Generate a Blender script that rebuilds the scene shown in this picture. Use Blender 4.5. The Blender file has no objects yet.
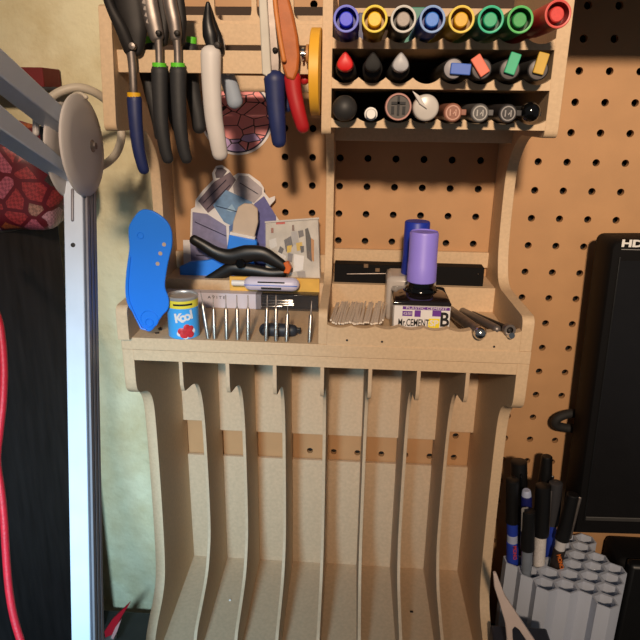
import bpy, bmesh, math, random
from mathutils import Vector, Matrix
random.seed(7)
PI = math.pi
SC = bpy.context.scene
COL = SC.collection
ZO = 1.352          # metres: height of the pegboard's reference hole above the floor
# ---------------------------------------------------------------- camera (solved from the pegboard's 1 inch hole grid)
F_PX = 632.145
AX, AY, AZ = -0.324558382, -0.0136083540, 0.0643032760
CAM = Vector((-155.965, -595.242, -32.408))
ROT = Matrix.Rotation(AZ, 3, 'Z') @ Matrix.Rotation(AX, 3, 'X') @ Matrix.Rotation(AY, 3, 'Y')

def ray(px, py):
    return ROT @ Vector(((px - 320) / F_PX, 1, -(py - 320) / F_PX))
def at(px, py, d):
    """point (mm) at distance d in front of the pegboard face"""
    r = ray(px, py); return CAM + r * ((-d - CAM.y) / r.y)
def atz(px, py, z):
    r = ray(px, py); return CAM + r * ((z - CAM.z) / r.z)
def atx(px, py, x):
    r = ray(px, py); return CAM + r * ((x - CAM.x) / r.x)
def atdep(px, py, D):
    return CAM + ray(px, py) * D
def atplane(px, py, p0, n):
    r = ray(px, py); return CAM + r * ((p0 - CAM).dot(n) / r.dot(n))
def W(p):
    return Vector((p[0] / 1000, p[1] / 1000, p[2] / 1000 + ZO))

# ---------------------------------------------------------------- materials
def lin(c):
    return tuple((v / 255 / 12.92) if v / 255 <= .04045 else ((v / 255 + .055) / 1.055) ** 2.4 for v in c)
MATS = {}
def mat(name, c, rough=.5, metal=0, var=.08, scale=60, bump=0, bscale=300, stretch=None, alpha=1, trans=0, coat=0, c2=None, spec=.5):
    if name in MATS: return MATS[name]
    m = bpy.data.materials.new(name); m.use_nodes = True
    nt = m.node_tree; N = nt.nodes; L = nt.links
    b = N['Principled BSDF']
    c = lin(c)
    tc = N.new('ShaderNodeTexCoord'); mp = N.new('ShaderNodeMapping')
    L.new(tc.outputs['Object'], mp.inputs['Vector'])
    if stretch: mp.inputs['Scale'].default_value = stretch
    no = N.new('ShaderNodeTexNoise'); no.inputs['Scale'].default_value = scale; no.inputs['Detail'].default_value = 5
    L.new(mp.outputs['Vector'], no.inputs['Vector'])
    cr = N.new('ShaderNodeValToRGB'); cr.color_ramp.elements[0].position = .3; cr.color_ramp.elements[1].position = .7
    k = lin(c2) if c2 else None
    lo = k if k else tuple(v * (1 - var) for v in c); hi = c if k else tuple(min(1, v * (1 + var)) for v in c)
    cr.color_ramp.elements[0].color = (*lo, 1); cr.color_ramp.elements[1].color = (*hi, 1)
    L.new(no.outputs['Fac'], cr.inputs['Fac']); L.new(cr.outputs['Color'], b.inputs['Base Color'])
    b.inputs['Roughness'].default_value = rough; b.inputs['Metallic'].default_value = metal
    b.inputs['Specular IOR Level'].default_value = spec
    if trans: b.inputs['Transmission Weight'].default_value = trans; b.inputs['IOR'].default_value = 1.3
    if alpha < 1: b.inputs['Alpha'].default_value = alpha
    if coat: b.inputs['Coat Weight'].default_value = coat
    if bump:
        n2 = N.new('ShaderNodeTexNoise'); n2.inputs['Scale'].default_value = bscale; n2.inputs['Detail'].default_value = 4
        L.new(mp.outputs['Vector'], n2.inputs['Vector'])
        bp = N.new('ShaderNodeBump'); bp.inputs['Strength'].default_value = bump; bp.inputs['Distance'].default_value = .001
        L.new(n2.outputs['Fac'], bp.inputs['Height']); L.new(bp.outputs['Normal'], b.inputs['Normal'])
    MATS[name] = m
    return m
M = {}
M['mdf'] = mat('mdf_board', (208, 180, 146), .62, var=.07, scale=420, bump=.06, bscale=900)
M['mdf_in'] = mat('mdf_panel', (202, 175, 144), .66, var=.07, scale=300, bump=.06, bscale=900)
M['peg'] = mat('pegboard_hardboard', (186, 142, 99), .6, var=.07, scale=25, bump=.05, bscale=700)
M['desk'] = mat('dark_desk', (42, 40, 40), .55, var=.15, scale=50)
M['black'] = mat('black_plastic', (18, 18, 19), .4, var=.1)
M['black_matte'] = mat('black_matte', (28, 27, 27), .75, var=.12, scale=200, bump=.1)
M['black_gloss'] = mat('black_gloss', (10, 10, 11), .12, var=.05)
M['grip_black'] = mat('grip_black', (38, 38, 40), .6, var=.1, scale=200, bump=.1)
M['grip_navy'] = mat('grip_navy', (30, 42, 92), .5, var=.1, scale=200)
M['grip_red'] = mat('grip_red', (176, 30, 36), .45, var=.08)
M['grip_white'] = mat('grip_white', (214, 208, 204), .5, var=.04)
M['grip_pale'] = mat('grip_pale_blue', (158, 170, 186), .5, var=.04)
M['orange_tool'] = mat('orange_tool', (178, 98, 44), .55, var=.15, scale=90, bump=.15)
M['steel'] = mat('steel', (140, 130, 124), .45, .85, var=.2, scale=120)
M['steel_dark'] = mat('steel_dark', (44, 41, 40), .55, .5, var=.2, scale=90)
M['chrome'] = mat('chrome', (215, 212, 208), .18, 1, var=.04)
M['green_band'] = mat('green_band', (92, 200, 40), .45)
M['yellow_band'] = mat('yellow_band', (232, 176, 26), .45)
M['yellow_disc'] = mat('yellow_disc', (236, 176, 52), .5, var=.06, scale=60)
M['white'] = mat('white_plastic', (232, 230, 226), .4, var=.03)
M['lamp_metal'] = mat('lamp_silver_paint', (206, 214, 228), .42, 0, var=.03)
M['lamp_hub'] = mat('lamp_grey_plastic', (200, 192, 188), .45, var=.03, scale=30)
M['lamp_side'] = mat('lamp_groove_metal', (128, 124, 130), .45, .3, var=.05)
M['cord'] = mat('cord_beige', (196, 184, 166), .5, var=.05)
M['cabinet'] = mat('cabinet_black_brown', (40, 35, 35), .5, var=.3, scale=30, stretch=(6, 6, .6))
M['red_cord'] = mat('red_cord', (205, 28, 44), .5, var=.1, scale=300, bump=.3, bscale=900)
M['red_box'] = mat('red_card', (108, 20, 22), .7, var=.1)
M['blue_tool'] = mat('blue_plastic', (30, 124, 236), .42, var=.04, scale=20)
M['blue_tool2'] = mat('blue_plastic_dark', (44, 136, 248), .45, var=.05)
M['violet_cap'] = mat('violet_cap', (150, 136, 240), .45, var=.03)
M['blue_cap'] = mat('blue_cap', (26, 52, 168), .45, var=.05)
M['paper'] = mat('paper_white', (226, 222, 222), .6, var=.03)
M['paper_grey'] = mat('paper_grey', (196, 192, 186), .6, var=.18, scale=70)
M['violet'] = mat('print_violet', (104, 48, 150), .6)
M['ink'] = mat('ink_black', (16, 14, 18), .6)
M['yellow'] = mat('print_yellow', (236, 214, 40), .55)
M['glass_dark'] = mat('dark_glass', (30, 24, 24), .08, var=.2, scale=30, coat=.5)
M['glass_pale'] = mat('pale_glass', (190, 184, 180), .2, var=.05, trans=.25)
M['clear'] = mat('clear_plastic', (250, 250, 250), .08, alpha=.07)
M['clear_dark'] = mat('smoky_plastic', (60, 58, 62), .12, alpha=.45)
M['wood_stick'] = mat('stick_wood', (230, 214, 196), .65, var=.1, scale=200)
M['beige_plastic'] = mat('beige_plastic', (216, 196, 186), .5, var=.04)
M['grey_print'] = mat('grey_printed_plastic', (194, 201, 216), .5, var=.05, scale=40, bump=.25, bscale=1200, stretch=(1, 1, .05))
M['monitor'] = mat('monitor_black', (15, 14, 15), .7, var=.08, spec=.15)
M['screen'] = mat('monitor_screen', (24, 23, 24), .22, var=.06)
M['red_tip'] = mat('red_tip', (196, 28, 44), .4)
def cm(name, c, r=.45, **k):
    return mat(name, c, r, **k)

def plaster():
    m = bpy.data.materials.new('wall_plaster'); m.use_nodes = True
    nt = m.node_tree; N = nt.nodes; L = nt.links; b = N['Principled BSDF']
    tc = N.new('ShaderNodeTexCoord')
    no = N.new('ShaderNodeTexNoise'); no.inputs['Scale'].default_value = 14; no.inputs['Detail'].default_value = 8; no.inputs['Roughness'].default_value = .65
    L.new(tc.outputs['Object'], no.inputs['Vector'])
    cr = N.new('ShaderNodeValToRGB')
    cr.color_ramp.elements[0].position = .33; cr.color_ramp.elements[0].color = (*lin((210, 195, 152)), 1)
    cr.color_ramp.elements[1].position = .58; cr.color_ramp.elements[1].color = (*lin((230, 222, 186)), 1)
    L.new(no.outputs['Fac'], cr.inputs['Fac']); L.new(cr.outputs['Color'], b.inputs['Base Color'])
    b.inputs['Roughness'].default_value = .8
    n2 = N.new('ShaderNodeTexNoise'); n2.inputs['Scale'].default_value = 70; n2.inputs['Detail'].default_value = 6
    L.new(tc.outputs['Object'], n2.inputs['Vector'])
    bp = N.new('ShaderNodeBump'); bp.inputs['Strength'].default_value = .55; bp.inputs['Distance'].default_value = .004
    L.new(n2.outputs['Fac'], bp.inputs['Height']); L.new(bp.outputs['Normal'], b.inputs['Normal'])
    return m
M['plaster'] = plaster()

def print_mat(name, cols, scale, line=.06, dark=(40, 24, 34), stretch=None, shift=(0, 0, 0)):
    """a print of patches of flat colour divided by dark lines"""
    m = bpy.data.materials.new(name); m.use_nodes = True
    nt = m.node_tree; N = nt.nodes; L = nt.links; b = N['Principled BSDF']
    tc = N.new('ShaderNodeTexCoord'); mp = N.new('ShaderNodeMapping')
    mp.inputs['Location'].default_value = shift
    if stretch: mp.inputs['Scale'].default_value = stretch
    L.new(tc.outputs['Object'], mp.inputs['Vector'])
    v = N.new('ShaderNodeTexVoronoi'); v.inputs['Scale'].default_value = scale
    L.new(mp.outputs['Vector'], v.inputs['Vector'])
    se = N.new('ShaderNodeSeparateColor'); L.new(v.outputs['Color'], se.inputs['Color'])
    cr = N.new('ShaderNodeValToRGB'); cr.color_ramp.interpolation = 'CONSTANT'
    for i, c in enumerate(cols):
        e = cr.color_ramp.elements[i] if i < 2 else cr.color_ramp.elements.new(0)
        e.position = i / len(cols); e.color = (*lin(c), 1)
    L.new(se.outputs['Red'], cr.inputs['Fac'])
    v2 = N.new('ShaderNodeTexVoronoi'); v2.feature = 'DISTANCE_TO_EDGE'; v2.inputs['Scale'].default_value = scale
    L.new(mp.outputs['Vector'], v2.inputs['Vector'])
    lt = N.new('ShaderNodeMath'); lt.operation = 'LESS_THAN'; lt.inputs[1].default_value = line
    L.new(v2.outputs['Distance'], lt.inputs[0])
    mx = N.new('ShaderNodeMix'); mx.data_type = 'RGBA'
    L.new(lt.outputs[0], mx.inputs['Factor']); L.new(cr.outputs['Color'], mx.inputs['A'])
    mx.inputs['B'].default_value = (*lin(dark), 1)
    L.new(mx.outputs['Result'], b.inputs['Base Color']); b.inputs['Roughness'].default_value = .45
    return m

# ---------------------------------------------------------------- mesh builder (all coordinates in mm)
class MB:
    def __init__(s): s.v = []; s.f = []; s.sm = []
    def add(s, vs, fs, smooth=False):
        o = len(s.v); s.v += [Vector(p) for p in vs]
        for f in fs: s.f.append(tuple(i + o for i in f)); s.sm.append(smooth)
        return s
    def box(s, x0, x1, y0, y1, z0, z1):
        vs = [(x, y, z) for x in (x0, x1) for y in (y0, y1) for z in (z0, z1)]
        return s.add(vs, [(0, 1, 3, 2), (4, 6, 7, 5), (0, 4, 5, 1), (2, 3, 7, 6), (0, 2, 6, 4), (1, 5, 7, 3)])
    def obox(s, c, ax, ay, az):
        """box about c with half-axis vectors"""
        c, ax, ay, az = map(Vector, (c, ax, ay, az))
        vs = [c + ax * i + ay * j + az * k for i in (-1, 1) for j in (-1, 1) for k in (-1, 1)]
        return s.add(vs, [(0, 1, 3, 2), (4, 6, 7, 5), (0, 4, 5, 1), (2, 3, 7, 6), (0, 2, 6, 4), (1, 5, 7, 3)])
    def prism(s, pts, off, smooth=False):
        """polygon (3D points, planar) pushed along off"""
        n = len(pts); off = Vector(off); a = [Vector(p) for p in pts]
        vs = a + [p + off for p in a]
        fs = [tuple(range(n))[::-1], tuple(range(n, 2 * n))] + [(i, (i + 1) % n, n + (i + 1) % n, n + i) for i in range(n)]
        o = len(s.v); s.v += vs
        for k, f in enumerate(fs): s.f.append(tuple(i + o for i in f)); s.sm.append(smooth and k > 1)
        return s
    def tube(s, pts, rad, n=12, up=(0, 1, 0), smooth_path=0, flat=1.0, caps='round'):
        """tube through points; rad a number or list (r or (ra, rb)); flat squeezes the radius along up"""
        P = [Vector(p) for p in pts]
        R_ = [rad] * len(P) if not isinstance(rad, (list, tuple)) else list(rad)
        R_ = [(r, r * flat) if not isinstance(r, (list, tuple)) else tuple(r) for r in R_]
        if smooth_path:
            Q, RR = [], []
            for i in range(len(P) - 1):
                p0, p1, p2, p3 = P[max(i - 1, 0)], P[i], P[i + 1], P[min(i + 2, len(P) - 1)]
                for k in range(smooth_path):
                    t = k / smooth_path
                    Q.append(.5 * ((2 * p1) + (p2 - p0) * t + (2 * p0 - 5 * p1 + 4 * p2 - p3) * t * t + (3 * p1 - p0 - 3 * p2 + p3) * t ** 3))
                    RR.append(tuple(R_[i][q] * (1 - t) + R_[i + 1][q] * t for q in (0, 1)))
            Q.append(P[-1]); RR.append(R_[-1]); P, R_ = Q, RR
        if caps == 'round':
            t0 = (P[0] - P[1]).normalized(); t1 = (P[-1] - P[-2]).normalized()
            a0, a1 = R_[0], R_[-1]; h0, h1 = min(a0), min(a1)
            pre = [(P[0] + t0 * h0 * math.sin(a), tuple(r * math.cos(a) for r in a0)) for a in (1.35, .95, .5)]
            post = [(P[-1] + t1 * h1 * math.sin(a), tuple(r * math.cos(a) for r in a1)) for a in (.5, .95, 1.35)]
            P = [p for p, _ in pre] + P + [p for p, _ in post]; R_ = [r for _, r in pre] + R_ + [r for _, r in post]
        vs = []; up = Vector(up)
        for i, p in enumerate(P):
            t = (P[min(i + 1, len(P) - 1)] - P[max(i - 1, 0)]).normalized()
            u = up - t * up.dot(t)
            if u.length < 1e-4: u = Vector((1, 0, 0)) - t * t.x
            u.normalize(); w = t.cross(u)
            for k in range(n):
                a = 2 * PI * k / n
                vs.append(p + w * (R_[i][0] * math.cos(a)) + u * (R_[i][1] * math.sin(a)))
        fs = []
        for i in range(len(P) - 1):
            for k in range(n):
                fs.append((i * n + k, i * n + (k + 1) % n, (i + 1) * n + (k + 1) % n, (i + 1) * n + k))
        s.add(vs, fs, True)
        o = len(s.v) - len(vs)
        s.f.append(tuple(o + k for k in range(n))[::-1]); s.sm.append(False)
        s.f.append(tuple(o + (len(P) - 1) * n + k for k in range(n))); s.sm.append(False)
        return s
    def lathe(s, base, axis, prof, n=28):
        """profile [(r, h)] turned about axis from base; repeat a point for a crisp edge"""
        base = Vector(base); t = Vector(axis).normalized()
        u = Vector((0, 0, 1)) if abs(t.z) < .9 else Vector((1, 0, 0))
        u = (u - t * u.dot(t)).normalized(); w = t.cross(u)
        for i in range(len(prof) - 1):
            (r0, h0), (r1, h1) = prof[i], prof[i + 1]
            if (r0, h0) == (r1, h1): continue
            vs = []
            for r, h in ((r0, h0), (r1, h1)):
                for k in range(n):
                    a = 2 * PI * k / n
                    vs.append(base + t * h + w * (r * math.cos(a)) + u * (r * math.sin(a)))
            s.add(vs, [(k, (k + 1) % n, n + (k + 1) % n, n + k) for k in range(n)], True)
        return s
    def sphere(s, c, r, nu=24, nv=14, sc=(1, 1, 1)):
        c = Vector(c); vs = []
        for j in range(nv + 1):
            b = -PI / 2 + PI * j / nv
            for k in range(nu):
                a = 2 * PI * k / nu
                vs.append(c + Vector((r * sc[0] * math.cos(b) * math.cos(a), r * sc[1] * math.cos(b) * math.sin(a), r * sc[2] * math.sin(b))))
        return s.add(vs, [(j * nu + k, j * nu + (k + 1) % nu, (j + 1) * nu + (k + 1) % nu, (j + 1) * nu + k) for j in range(nv) for k in range(nu)], True)
    def build(s, name, m, parent=None, bevel=0, label=None, loc=None, weld=True):
        o0 = Vector(parent['_o']) if parent is not None and '_o' in parent else None
        if parent is not None and o0 is None:      # parent is a mesh part: same origin as its root
            o0 = Vector(parent['_p'])
        org = o0 if o0 is not None else (W(loc) if loc is not None else Vector((0, 0, 0)))
        if parent is not None and parent.get('_s'): s.v = [Vector((p[0] + .016 * (-p[1] - 141), p[1], p[2])) for p in s.v]
        me = bpy.data.meshes.new(name)
        me.from_pydata([W(p) - org for p in s.v], [], s.f)
        for p, q in zip(me.polygons, s.sm): p.use_smooth = q
        bm = bmesh.new(); bm.from_mesh(me)
        if weld: bmesh.ops.remove_doubles(bm, verts=bm.verts, dist=1e-6)
        bmesh.ops.recalc_face_normals(bm, faces=bm.faces)
        bm.to_mesh(me); bm.free()
        me.materials.append(m)
        o = bpy.data.objects.new(name, me); COL.objects.link(o)
        if parent is not None: o.parent = parent; o['_p'] = list(o0)
        else: o.location = org; o['_p'] = list(org)
        if bevel:
            b = o.modifiers.new('bevel', 'BEVEL'); b.width = bevel / 1000; b.segments = 2; b.limit_method = 'ANGLE'; b.angle_limit = .6
        sharp(me)
        if label: o['label'] = label
        return o
def sharp(me):
    try: me.set_sharp_from_angle(angle=.7)
    except Exception: pass

def thing(name, label, cat, base, group=None):
    o = bpy.data.objects.new(name, None); COL.objects.link(o); o.empty_display_size = .01
    o.location = W(base); o['_o'] = list(o.location)
    o['label'] = label; o['category'] = cat
    if group: o['group'] = group
    return o
def tag(o, label, cat, group=None):
    o['label'] = label; o['category'] = cat
    if group: o['group'] = group
    return o
def struct(o): o['kind'] = 'structure'; return o

def text(body, size, pos, parent, m, name='lettering', rot=(PI / 2, 0, 0), extrude=.1, width=None, align='CENTER', shear=0, bold=0):
    cu = bpy.data.curves.new(name, 'FONT'); cu.body = body; cu.size = size / 1000; cu.extrude = extrude / 1000
    cu.align_x = align; cu.align_y = 'CENTER'; cu.shear = shear; cu.offset = bold / 1000
    cu.materials.append(m); cu.resolution_u = 3
    tmp = bpy.data.objects.new('tmp', cu); COL.objects.link(tmp)
    bpy.context.view_layer.update()
    me = bpy.data.meshes.new_from_object(tmp.evaluated_get(bpy.context.evaluated_depsgraph_get()))
    bpy.data.objects.remove(tmp); bpy.data.curves.remove(cu); me.name = name
    o = bpy.data.objects.new(name, me); COL.objects.link(o)
    org = Vector(parent['_o']) if '_o' in parent else Vector(parent['_p'])
    o.parent = parent; o.location = W(pos) - org; o.rotation_euler = rot; o['_p'] = list(org)
    if width:
        bpy.context.view_layer.update(); w = o.dimensions.x * 1000
        if w > 0: o.scale.x = width / w
    return o
def arc(cx, cy, r, a0, a1, n=6):
    return [(cx + r * math.cos(a0 + (a1 - a0) * i / n), cy + r * math.sin(a0 + (a1 - a0) * i / n)) for i in range(n + 1)]

# ================================================================ SETTING
HOLE = 25.4
def pegboard():
    X0, X1, Z0, Z1 = -339, 330, -606, 190
    vs, fs = {}, []
    mb = MB(); T = 5.0; nseg = 16; r = 3.25
    # plain strip at the left, cells with holes from column -9 on, cells down to below the desk line
    i0, i1, j0, j1 = -9, 12, -6, 23
    xl = (i0 - .5) * HOLE; xr = (i1 + .5) * HOLE; zt = -(j0 - .5) * HOLE; zb = -(j1 + .5) * HOLE
    for i in range(i0, i1 + 1):
        for j in range(j0, j1 + 1):
            cx, cz = i * HOLE, -j * HOLE; h = HOLE / 2
            inner, outer, back = [], [], []
            for k in range(nseg):
                a = 2 * PI * k / nseg; c, s_ = math.cos(a), math.sin(a)
                q = h / max(abs(c), abs(s_))
                outer.append((cx + c * q, 0, cz + s_ * q)); inner.append((cx + c * r, 0, cz + s_ * r)); back.append((cx + c * r, T, cz + s_ * r))
            pts = outer + inner + back; n = nseg
            mb.add(pts, [(k, (k + 1) % n, n + (k + 1) % n, n + k) for k in range(n)])
            mb.add(pts[n:], [(k, (k + 1) % n, n + (k + 1) % n, n + k) for k in range(n)], True)
            mb.add([outer[k] for k in range(n)] + back, [])
    # back sheet with the same cells, solid border strips
    mb.add([(X0, 0, zb), (xl, 0, zb), (xl, 0, zt), (X0, 0, zt)], [(0, 1, 2, 3)])
    mb.add([(X0, 0, zb), (X0, T, zb), (X0, T, zt), (X0, 0, zt)], [(0, 1, 2, 3)])
    mb.add([(X0, 0, zt), (X0, T, zt), (xr, T, zt), (xr, 0, zt)], [(0, 1, 2, 3)])
    mb.add([(xr, 0, zb), (xr, T, zb), (xr, T, zt), (xr, 0, zt)], [(0, 1, 2, 3)])
    o = mb.build('wall_pegboard', M['peg'])
    return struct(o)
pegboard()
# plaster wall behind the board, left of the organiser
wl = MB(); nx, nz = 60, 60
wl.box(-1500, 1100, 22, 122, -1352, 1050)
struct(wl.build('wall_back', M['plaster']))
fl = MB(); fl.box(-1500, 1100, -2600, 22, -1402, -1352)
struct(fl.build('floor', mat('floor_boards', (96, 78, 62), .5, var=.2, scale=8, stretch=(1, 8, 1))))

bk = MB(); bk.box(-336, 320, 12, 14, -612, 190); struct(bk.build('hole_shade_sheet', mat('hole_shade_dark', (30, 24, 20), .9)))  # dark sheet added behind the board so its holes look shaded
# desk
dk = thing('desk', 'dark grey desk top under the divided rack, mostly below view', 'desk', (0, -300, -1352))
m = MB(); m.box(-900, 800, -420, -1, -640, -612); m.build('desk_top', M['desk'], dk, bevel=1.5)
for x in (-860, 740):
    for y in (-400, -60):
        m = MB(); m.box(x, x + 40, y, y + 40, -1352, -640); m.build('leg', M['desk'], dk)

# overhead shelf that throws the dark shadow over the top right of the pegboard
sh = MB(); sh.box(-20, 420, -153, 0, 58, 78)
o = sh.build('wall_shelf', M['cabinet'], loc=(200, 0, 58)); struct(o)

# ================================================================ LOWER DIVIDED RACK
XL0, XL1 = -341.6, -332.6          # left side panel
XR0, XR1 = -34.2, -25.2            # right side panel
D = 141.0
def yz(pts, x): return [(x, -d, z) for d, z in pts]
def smooth_poly(P, n=4):
    out = []
    for i in range(len(P) - 1):
        p0, p1, p2, p3 = P[max(i - 1, 0)], P[i], P[i + 1], P[min(i + 2, len(P) - 1)]
        for k in range(n):
            t = k / n
            out.append(tuple(.5 * ((2 * p1[q]) + (p2[q] - p0[q]) * t + (2 * p0[q] - 5 * p1[q] + 4 * p2[q] - p3[q]) * t * t + (3 * p1[q] - p0[q] - 3 * p2[q] + p3[q]) * t ** 3) for q in (0, 1)))
    out.append(P[-1]); return out
rack = thing('divided_rack', 'pale wooden rack of eight tall open slots standing on the dark desk', 'rack', (-185, -75, -612)); rack['_s'] = 1
side = [(2, -215.5), (D, -215.5), (D, -240)] + smooth_poly([(D, -244), (139, -251), (132, -256.5), (118, -262), (108, -270), (103, -281), (101.3, -297), (101, -330), (102, -385), (105, -435), (110, -462), (121, -477), (138, -488), (149, -499), (152, -514), (152, -530)]) + [(152, -612), (2, -612)]
for x0, x1 in ((XL0, XL1), (XR0, XR1)):
    m = MB(); m.prism(yz(side, x0), (x1 - x0, 0, 0)); m.build('side_panel', M['mdf'], rack, bevel=.35)
m = MB(); m.box(XL1, XR0, -D, -2, -224.5, -215.5); m.build('top_board', M['mdf'], rack, bevel=.3)
m = MB(); m.box(XL1, XR0, -152, -2, -530, -521); m.build('bottom_board', M['mdf_in'], rack)
# two back strips with a gap between them that shows the pegboard
m = MB(); m.prism([(XL1, -2, -224.5), (XR0, -2, -224.5), (XR0, -2, -343), (XR0 - 30, -2, -343), (XR0 - 30, -2, -353), (XL1 + 30, -2, -353), (XL1 + 30, -2, -343), (XL1, -2, -343)], (0, -13, 0))
m.build('back_strip', M['mdf_in'], rack, bevel=.3)
m = MB(); m.box(XL1, XR0, -6, -2, -521, -389); m.build('back_strip', M['mdf_in'], rack, bevel=.3)
div = [(7, -224.5), (D, -224.5), (D, -240)] + smooth_poly([(D, -244), (138, -250.5), (130, -253), (115, -256), (101, -261), (91.5, -269), (84.5, -282), (80, -299), (77, -325), (75.5, -380), (77, -425), (84, -449), (98, -468), (122, -480), (144, -489.5), (152, -503)]) + [(152, -521), (7, -521)]
for k in range(7):
    xc = -295.3 + k * 37.45
    m = MB(); m.prism(yz(div, xc - 1.5), (3, 0, 0)); m.build('divider', M['mdf_in'], rack, bevel=.25)

# ================================================================ UPPER TOOL ORGANISER
ZB, ZF = -215.2, -205.2            # base board bottom / top
org = thing('tool_organizer', 'pale wooden wall organizer with tool rails, marker shelves and lower trays', 'organizer', (-185, -70, ZB)); org['_s'] = 1
m = MB(); m.box(XL0, XR1, -D - .6, -1, ZB, ZF); m.build('base_board', M['mdf'], org, bevel=.4)
def sideprof(hood):
    return ([(1, ZF), (D, ZF), (D, -187)] + [(D - 6 + 6 * math.cos(a), -184 + 6 * math.sin(a)) for a in (0, .4, .8, 1.2, PI / 2)]
        + [(70, -178)] + smooth_poly([(66, -178), (57, -176), (50, -171), (45, -162), (41, -150), (38.5, -130), (38, -110), (38.5, -92), (41, -80), (47, -70), (58, -60), (68, -54), (78, -51)], 3)
        + [(hood - 6, -50.5)] + [(hood - 5 + 5 * math.cos(a), -45.5 + 5 * math.sin(a)) for a in (-1.2, -.8, -.4, 0)] + [(hood, 46), (hood - 3, 48)] + [(1, 48)])
for x0, x1, hood in ((XL0, XL1, 129.5), (XR0, XR1, 138)):
    pr = sideprof(hood)
    if hood < 138: pr = [((136 + (d - hood)) if d > 100 and z < -30 else d - 2.5 if d > 100 and z > 30 else d, min(z, 33 if d < 120 or z > 46.5 else 31.5)) for d, z in pr]
    if hood == 138: pr = [(d, z if z < 40 else z + 12) for d, z in pr]
    m = MB(); m.prism(yz(pr, x0), (x1 - x0, 0, 0)); m.build('side_panel', M['mdf'], org, bevel=.35)
m = MB(); m.prism(yz(sideprof(137), -186.4), (6.8, 0, 0)); m.build('middle_panel', M['mdf'], org, bevel=.35)
XM0, XM1 = -186.4, -179.6
# shelf at the back of the trays and its front riser
for x0, x1 in ((XL1, XM0), (XM1, XR0)):
    m = MB(); m.box(x0, x1, -40, -1, -187, -183); m.build('tray_shelf', M['mdf_in'], org, bevel=.25)
    m = MB(); m.box(x0, x1, -44.5, -40, ZF, -183); m.build('riser', M['mdf'], org, bevel=.25)
m = MB(); m.box(XM1, XR0, -5, -1, -174, -159.5); m.build('back_rail', M['mdf'], org, bevel=.25)
m = MB(); m.box(XL1, XM0, -5, -1, -183, -166); m.build('back_rail', M['mdf'], org, bevel=.25)
# scalloped front board of the right tray
def scallop(x0, x1, zb, zt, dip, n, seg=10, first=0):
    pts = [(x0, zb), (x1, zb), (x1, zt)]
    w = (x1 - x0) / n
    for i in range(n - 1, -1, -1):
        for k in range(seg + 1):
            t = 1 - k / seg
            pts.append((x0 + w * (i + t), zt - dip * math.sin(PI * t) ** .8))
    pts.append((x0, zt)) if pts[-1] != (x0, zt) else None
    out = []
    for p in pts:
        if not out or (abs(out[-1][0] - p[0]) + abs(out[-1][1] - p[1])) > 1e-6: out.append(p)
    return out
m = MB(); m.prism([(x, -D, z) for x, z in scallop(XM1, XR0, ZF, -189, 2.2, 8)], (0, 7, 0)); m.build('tray_front', M['mdf'], org)
m = MB()
for px, py in ((347, 341), (382, 342.5), (494, 347.5)): m.lathe(at(px, py, D + .1) + Vector((0, 0, .6)), (0, 1, 0), [(.9, 0), (.9, 0), (.01, 0)], 10)
m.build('peg_hole', M['ink'], org)
# marker shelves (right half)
for zt, zb_, dip in ((12, 5.0, 3.4), (-12.8, -20, 3.8), (-39, -45.5, 3.0)):
    m = MB(); m.prism([(x, -138, z) for x, z in scallop(XM1, XR0, zb_, zt, dip, 8)], (0, 6, 0)); m.build('marker_rest', M['mdf'], org)
    m = MB(); m.box(XM1, XR0, -132, -6, zb_, zb_ + 3); m.build('marker_shelf', M['mdf_in'], org)
m = MB(); m.box(XM1, XR0, -48, -42, -58.5, -45.5); m.build('marker_apron', M['mdf'], org, bevel=.25)
m = MB(); m.box(XM1, XR0, -6, -1, -46, 60); m.build('marker_back', mat('mdf_back_shade', (60, 44, 33), .8), org)  # back coloured dark to imitate the deep shade behind the markers
m = MB(); m.box(XM1, XR0, -30, -6, 38, 44); m.build('marker_shelf', M['mdf_in'], org)
# plier rails (left half)
for d, z0, z1, t in ((122.5, -10.6, 4.4, 5), (86, 11, 25.5, 5), (50, -21, -8.8, 5)):
    m = MB(); m.box(XL1, XM0, -d, -d + t, z0, z1); m.build('plier_rail', M['mdf'], org, bevel=.3)
# board of round-bottomed cut-outs above the rails
def cutboard():
    d = 78; y = -d
    zb = at(230, 24, d).z; zo = zb + 2.2
    xs = [at(px, 15, d).x for px in (137, 171, 213.5, 255.5, 292.5)] + [XM0]
    pts = [(XL1, zb), (XM0, zb), (XM0, 60)]
    top = 60; hw = 1.9; r = 7
    posts = xs[:-1]
    right = XM0
    for p in reversed(posts):
        x1 = right - (hw if right != XM0 else 2); x0 = p + hw
        pts += [(x1, top), (x1, zo + r)] + [(x1 - r + r * math.cos(a), zo + r - r * math.sin(a)) for a in (.4, .8, 1.2, PI / 2)]
        pts += [(x0 + r - r * math.sin(a), zo + r - r * math.cos(a)) for a in (0, .4, .8, 1.2)] + [(x0, zo + r), (x0, top)]
        right = p
    pts += [(XL1, top)]
    out = []
    for p in pts:
        if not out or (abs(out[-1][0] - p[0]) + abs(out[-1][1] - p[1])) > 1e-6: out.append(p)
    m = MB(); m.prism([(x, y, z) for x, z in out], (0, 4, 0)); m.build('cutout_board', M['mdf'], org)
cutboard()
m = MB(); m.box(XL1, XM0, -6, -1, 0, 48); m.build('rack_shade_back', MATS['mdf_back_shade'], org)  # added dark panel, its colour stands in for shade between the rails
m = MB(); m.box(XL1, XM0, -40, -36, 30, 37); m.build('plier_rail', M['mdf_in'], org)

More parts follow.
